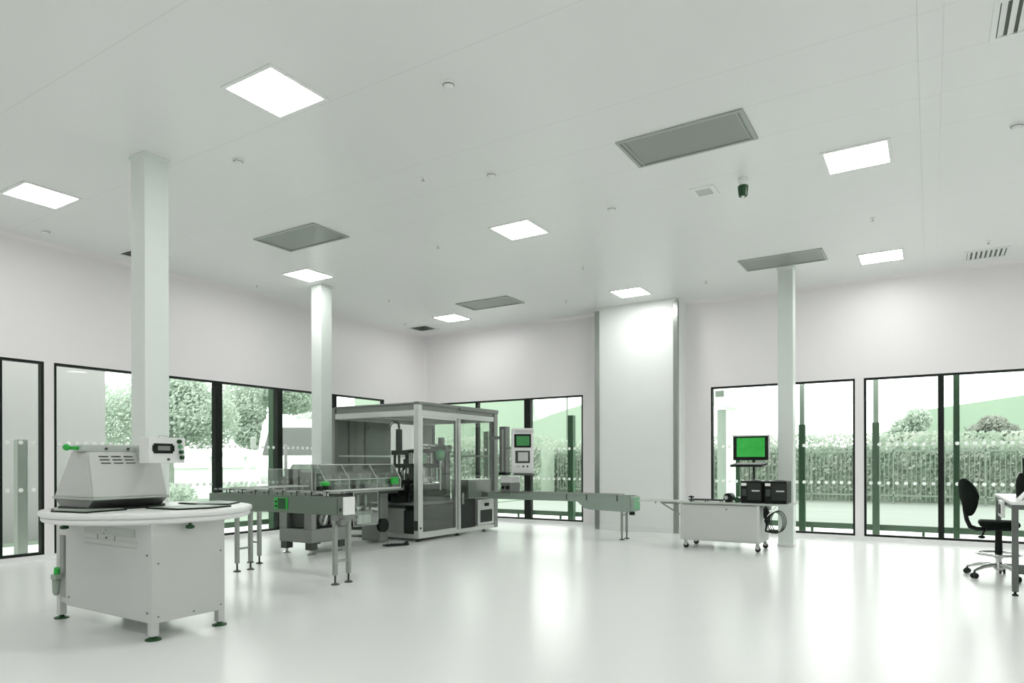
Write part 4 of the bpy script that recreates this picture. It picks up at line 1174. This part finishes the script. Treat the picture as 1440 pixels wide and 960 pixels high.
kerb(1, 5.6, 11.0, -10.80, 'low green rail outside the left windows')
# annex wall at the left
structure(B().box(-14.2, -13.0, -8, 6.63, -.06, 6.5).build('wall_annex', M['annex']))

def leaves(b, c, rx, ry, rz, n, size, surf=.55, seed=0):
    rnd = random.Random(seed)
    for _ in range(n):
        while True:
            p = Vector((rnd.uniform(-1, 1), rnd.uniform(-1, 1), rnd.uniform(-1, 1)))
            if surf < p.length < 1: break
        p = Vector((c[0]+p.x*rx, c[1]+p.y*ry, c[2]+p.z*rz))
        a = Vector((rnd.gauss(0, 1), rnd.gauss(0, 1), rnd.gauss(0, 1))).normalized()
        u = a.orthogonal().normalized(); v = a.cross(u)
        s = size*rnd.uniform(.6, 1.3)
        b.face([p-u*s*.5, p+v*s*.3, p+u*s*.5, p-v*s*.3])
def tree(name, x, y, h, trunk_h, blobs, mat, label, seed, n=5000, size=.11):
    t = thing(name, label, 'tree', (x, y, -.06), group='trees outside')
    b = B().tube([(x, y, -.06), (x+.05, y, trunk_h*.5), (x, y+.05, trunk_h), (x+.1, y, h*.75)], [.16, .13, .11, .05], 10)
    for k in range(4):
        a = k*1.7+seed
        b.tube([(x, y, trunk_h*.9), (x+.5*math.cos(a), y+.5*math.sin(a), trunk_h+.5), (x+1.1*math.cos(a), y+1.1*math.sin(a), trunk_h+1.1)], [.06, .045, .02], 6)
    b.build('trunk', M['bark'], t)
    b = B()
    for i, (dx, dy, z, r, rz) in enumerate(blobs):
        leaves(b, (x+dx, y+dy, z), r, r, rz, n, size, .35, seed*31+i)
    b.build('crown', M[mat], t)
# left side garden
def far_tree(x, y, k, h, th, blobs, label, seed):
    up = lambda z: CAM_H+(z-CAM_H)*k
    tree('garden_tree', x*k, y*k, up(h), up(th), [(dx*k, dy*k, up(z), r*k, rz*k) for dx, dy, z, r, rz in blobs], 'leafpale', label, seed, 6000, .105*k)
far_tree(-19.5, 11.8, 1.20, 4.2, 1.6, [(0, 0, 3.0, 1.5, 1.2), (.2, 1.0, 2.6, 1.1, .9), (-.3, -1.1, 2.5, 1.1, .9), (0, .2, 3.6, .9, .6)], 'broad pale green tree in the pane just right of the thick column', 1)
far_tree(-19.0, 14.8, 1.62, 5.0, 2.4, [(0, 0, 3.9, 1.4, .8), (.5, .8, 3.5, 1.0, .6), (0, -1.0, 3.0, .9, .6), (.3, -.6, 2.2, .7, .5)], 'pale green tree in the pane left of the dark green outer post', 2)
far_tree(-21.5, 9.55, 1.42, 4.2, 1.4, [(0, 0, 2.6, 1.2, 1.2), (.1, .7, 3.1, .9, .8), (0, .3, 1.7, 1.2, .7)], 'pale green tree right beside the plain annex wall', 3)
far_tree(-20.0, 18.2, .95, 3.6, 1.4, [(0, 0, 2.4, 1.3, .9), (0, .9, 2.0, 1.0, .7)], 'small pale tree behind the parked van', 4)
t = thing('garden_pergola', 'white post and beam garden frame beyond the left windows', 'garden frame', (-20.5, 13.5, -.06))
b = B().box(-20.6, -20.4, 10.8, 15.3, 1.48, 1.66, bev=.01); b.build('beam', M['outwhite'], t)
for y in (10.85, 12.3, 13.9, 15.25): B().box(-20.57, -20.43, y-.06, y+.06, -.06, 1.48, bev=.008).build('post', M['outwhite'], t)
B().box(-20.55, -20.45, 10.9, 12.25, .1, .5, bev=.006).build('infill_panel', M['outwhite'], t)
B().box(-20.55, -20.45, 12.4, 15.2, .1, .6, bev=.006).build('infill_panel', M['outwhite'], t)
def shrub(x, y, r, h, label, seed):
    t = thing('garden_shrub', label, 'shrub', (x, y, -.06), group='low shrubs outside')
    b = B()
    for k in range(6):
        a = k*1.05; b.tube([(x, y, -.06), (x+.3*r*math.cos(a), y+.3*r*math.sin(a), h*.7)], .015, 5)
    b.build('stems', M['bark'], t)
    b = B(); leaves(b, (x, y, h*.55), r, r, h*.5, 420, .14, .2, seed); b.build('foliage', M['leafpale'], t)
shrub(-16.6, 9.4, .55, .95, 'low pale shrub low in the pane right of the thick column', 11)
shrub(-17.2, 10.6, .5, .75, 'low pale shrub left of the first black mullion', 12)
shrub(-17.4, 12.6, .5, .7, 'low pale shrub behind the infeed conveyor, right of the first mullion', 13)
t = thing('garden_wall', 'pale low garden wall far beyond the left windows', 'wall', (-36, 22, -.06))
B().box(-36.2, -36.0, 12, 34, -.06, .95, bev=.02).build('wall_face', M['outwhite'], t)
B().box(-36.25, -35.95, 12, 34, .95, 1.03, bev=.01).build('coping', M['outwhite'], t)
# parked van
vx, vy = -15.2, 13.0
t = thing('parked_van', 'pale van with grey windscreen parked beyond the pane left of the middle column', 'van', (vx, vy, -.06), rotz=math.radians(35))
b = B().prism([(vy-1.0, .35), (vy-1.0, 1.35), (vy-.86, 1.52), (vy-.50, 2.36), (vy-.32, 2.5), (vy+2.6, 2.5), (vy+2.7, 2.3), (vy+2.7, .35)], 0, vx-.85, vx+.85, bev=.04)
b.build('body_shell', M['outwhite'], t)
b = B().hexa([(vx-.72, vy-.91, 1.50), (vx+.72, vy-.91, 1.50), (vx+.72, vy-.86, 1.52), (vx-.72, vy-.86, 1.52)], [(vx-.62, vy-.59, 2.24), (vx+.62, vy-.59, 2.24), (vx+.62, vy-.54, 2.26), (vx-.62, vy-.54, 2.26)])
plabel(b.build('windscreen', M['windscreen'], t), 'grey sloping windscreen')
for (dx, dy) in ((-.78, -.45), (.78, -.45), (-.78, 1.9), (.78, 1.9)):
    w = B().cyl((vx+dx-.1, vy+dy, .27), (vx+dx+.1, vy+dy, .27), .33, n=24).build('wheel', M['rubber'], t)
    B().cyl((vx+dx-.11, vy+dy, .27), (vx+dx+.11, vy+dy, .27), .18, n=18).build('hub_cap', M['steel'], w)
b = B().box(vx-.82, vx+.82, vy-1.06, vy-.98, .38, .62, bev=.02); b.build('bumper', M['postgrey'], t)
for sx in (-1, 1):
    B().box(vx+sx*.60-.14, vx+sx*.60+.14, vy-1.02, vy-.98, .74, .92, bev=.02).build('headlight', M['keypad'], t)
    m_ = B().tube([(vx+sx*.84, vy-.70, 1.60), (vx+sx*1.0, vy-.78, 1.75)], .02, 6); m_.box(vx+sx*1.0-.07, vx+sx*1.0+.07, vy-.82, vy-.74, 1.66, 1.98, bev=.02); m_.build('mirror', M['postgrey'], t)
# back side: fence, hedge, hill, trees
FY = 24.5
t = thing('picket_fence', 'long grey green vertical bar fence behind the right-hand windows', 'fence', (0, FY, -.06))
b = B(); x = -13.0
while x < 4.0:
    b.box(x-.010, x+.010, FY-.010, FY+.010, .02, 1.75); x += .125
b.build('bars', M['fence'], t)
for z in (.18, 1.58): B().box(-13, 4.0, FY-.02, FY+.02, z, z+.05).build('rail', M['fence'], t)
for k in range(8): B().box(-13+k*2.4-.018, -13+k*2.4+.018, FY-.02, FY+.02, -.06, 1.8, bev=.003).build('fence_post', M['fence'], t)
def hedge(x0, x1, y, h, d, label, n, seed, mat='hedge', lean=0.0):
    t = thing('hedge', label, 'hedge', ((x0+x1)/2, y, -.06), group='hedges outside')
    b = B(); rnd = random.Random(seed)
    nx = int((x1-x0)/.5)
    prev = None
    P = []
    for i in range(nx+1):
        x = x0+(x1-x0)*i/nx
        P.append((x, h*.86+rnd.uniform(-.12, .12)))
    poly = [(x0, -.06)] + P + [(x1, -.06)]
    b.prism(poly, 1, y-d*.4, y+d*.4); b.build('core', M['hedgecore'], t)
    b = B()
    for _ in range(n):
        x = rnd.uniform(x0, x1); z = rnd.uniform(0, 1)**.8*h*1.04; yy = y-d*.5+rnd.uniform(-.12, .2)
        if z > h*.82: yy = y+rnd.uniform(-.5, .5)*d
        p = Vector((x, yy, z)); a = Vector((rnd.gauss(0, 1), rnd.gauss(0, 1)-.6, rnd.gauss(0, 1))).normalized()
        u = a.orthogonal().normalized(); v = a.cross(u); s = rnd.uniform(.08, .19)
        b.face([p-u*s*.5, p+v*s*.35, p+u*s*.5, p-v*s*.35])
    b.build('foliage', M[mat], t)
hedge(-15, 5.5, 26.2, 2.15, 1.4, 'long mottled hedge behind the bar fence', 17000, 21)
hedge(-26, -13.2, 24.0, 2.3, 1.4, 'hedge seen through the window behind the operator terminal', 9000, 22)
b = B()
prof = [(-1.6, -.06), (-1.5, 2.6), (-1.0, 3.2), (-.3, 3.6), (.8, 3.75), (3, 4.05), (5, 4.3), (7, 4.2), (16, 4.6), (30, 4.0), (30, -.06)]
b.prism([(x, z) for x, z in prof], 1, 36, 48)
structure(b.build('hill', M['hill']))
b = B()
prof = [(-34, -.06), (-34, 5.8), (-26, 6.4), (-20.4, 6.2), (-20.1, 4.2), (-19.7, 3.6), (-18.5, 4.0), (-16.4, 4.5), (-14.7, 4.3), (-14.5, -.06)]
b.prism(prof, 1, 34, 35)
structure(b.build('hill_far', M['hillfar']))
tree('bare_bush_tree', 1.85, 29.0, 3.0, 1.4, [(0, 0, 2.5, .48, .40), (.42, 0, 2.3, .38, .3), (-.42, 0, 2.3, .38, .3)], 'leafbrown', 'brownish round tree standing before the hill behind the chair', 5, 1300, .13)
tree('slope_tree', -.95, 33.0, 3.4, 1.4, [(0, 0, 2.6, .5, .5), (.5, 0, 3.0, .55, .5), (-.5, 0, 2.2, .45, .4)], 'leafpale', 'pale green tree at the left foot of the hill', 6, 1500, .14)
# white pillar with boxed head behind the left pane of the right-hand column window
t = thing('gate_pillar', 'white outdoor pillar with boxed lamp head behind the window left of the right-hand column', 'pillar', (-3.55, 13.9, -.06))
B().box(-3.68, -3.50, 13.82, 14.0, -.06, 2.35, bev=.01).build('pillar_shaft', M['postpale'], t)
B().box(-3.50, -3.34, 13.80, 14.02, -.06, 2.40, bev=.01).build('front_face', M['outwhite'], t)
hd = B().prism([(-3.72, 2.42), (-3.30, 2.36), (-3.30, 2.72), (-3.72, 2.72)], 1, 13.72, 14.1, bev=.01).build('lamp_head', M['outwhite'], t)
plabel(B().box(-3.68, -3.52, 13.70, 13.73, 2.60, 2.72).build('lamp_lens', M['fence'], hd), 'green lens')
t = thing('street_lamp', 'thin street lamp with bent arm above the greenery behind the operator terminal', 'street lamp', (-15.4, 30, -.06))
B().cyl((-15.4, 30, -.06), (-15.4, 30, 5.2), .06, .04).build('pole', M['fence'], t)
B().tube([(-15.4, 30, 5.15), (-15.2, 29.9, 5.4), (-14.5, 29.7, 5.55)], .035, 8).build('arm', M['fence'], t)
B().box(-14.75, -14.1, 29.6, 29.8, 5.50, 5.60, bev=.02).build('lamp_head', M['fence'], t)

# ------------------------------------------------------------------ light
w = bpy.data.worlds.new('World'); scene.world = w; w.use_nodes = True
bg = w.node_tree.nodes['Background']
bg.inputs[0].default_value = (.985, 1.0, .985, 1); bg.inputs[1].default_value = 3.3

# ------------------------------------------------------------------ camera
cam = bpy.data.cameras.new('Camera'); co = bpy.data.objects.new('Camera', cam); COL.objects.link(co)
co.location = (0, 0, CAM_H)
cam.sensor_width = 36; cam.sensor_fit = 'HORIZONTAL'; cam.lens = 947/1440*36
cam.shift_y = (649-480)/1440
cam.clip_end = 300
# level camera, yaw .556 rad to the left, a hair of roll
co.rotation_mode = 'QUATERNION'
R0 = Matrix.Rotation(.556, 3, 'Z') @ Matrix.Rotation(PI/2, 3, 'X') @ Matrix.Rotation(-.00223, 3, 'Z')
co.rotation_quaternion = R0.to_quaternion()
scene.camera = co
vs = scene.view_settings
scene.display_settings.display_device = 'sRGB'
vs.view_transform = 'Standard'; vs.look = 'None'; vs.exposure = 0.18; vs.gamma = 1.0; vs.use_curve_mapping = False
cy_ = scene.cycles
cy_.max_bounces = 10; cy_.diffuse_bounces = 6; cy_.glossy_bounces = 5; cy_.transparent_max_bounces = 24; cy_.transmission_bounces = 6
cy_.caustics_reflective = False; cy_.caustics_refractive = False
cy_.sample_clamp_indirect = 6.0
cy_.use_denoising = True
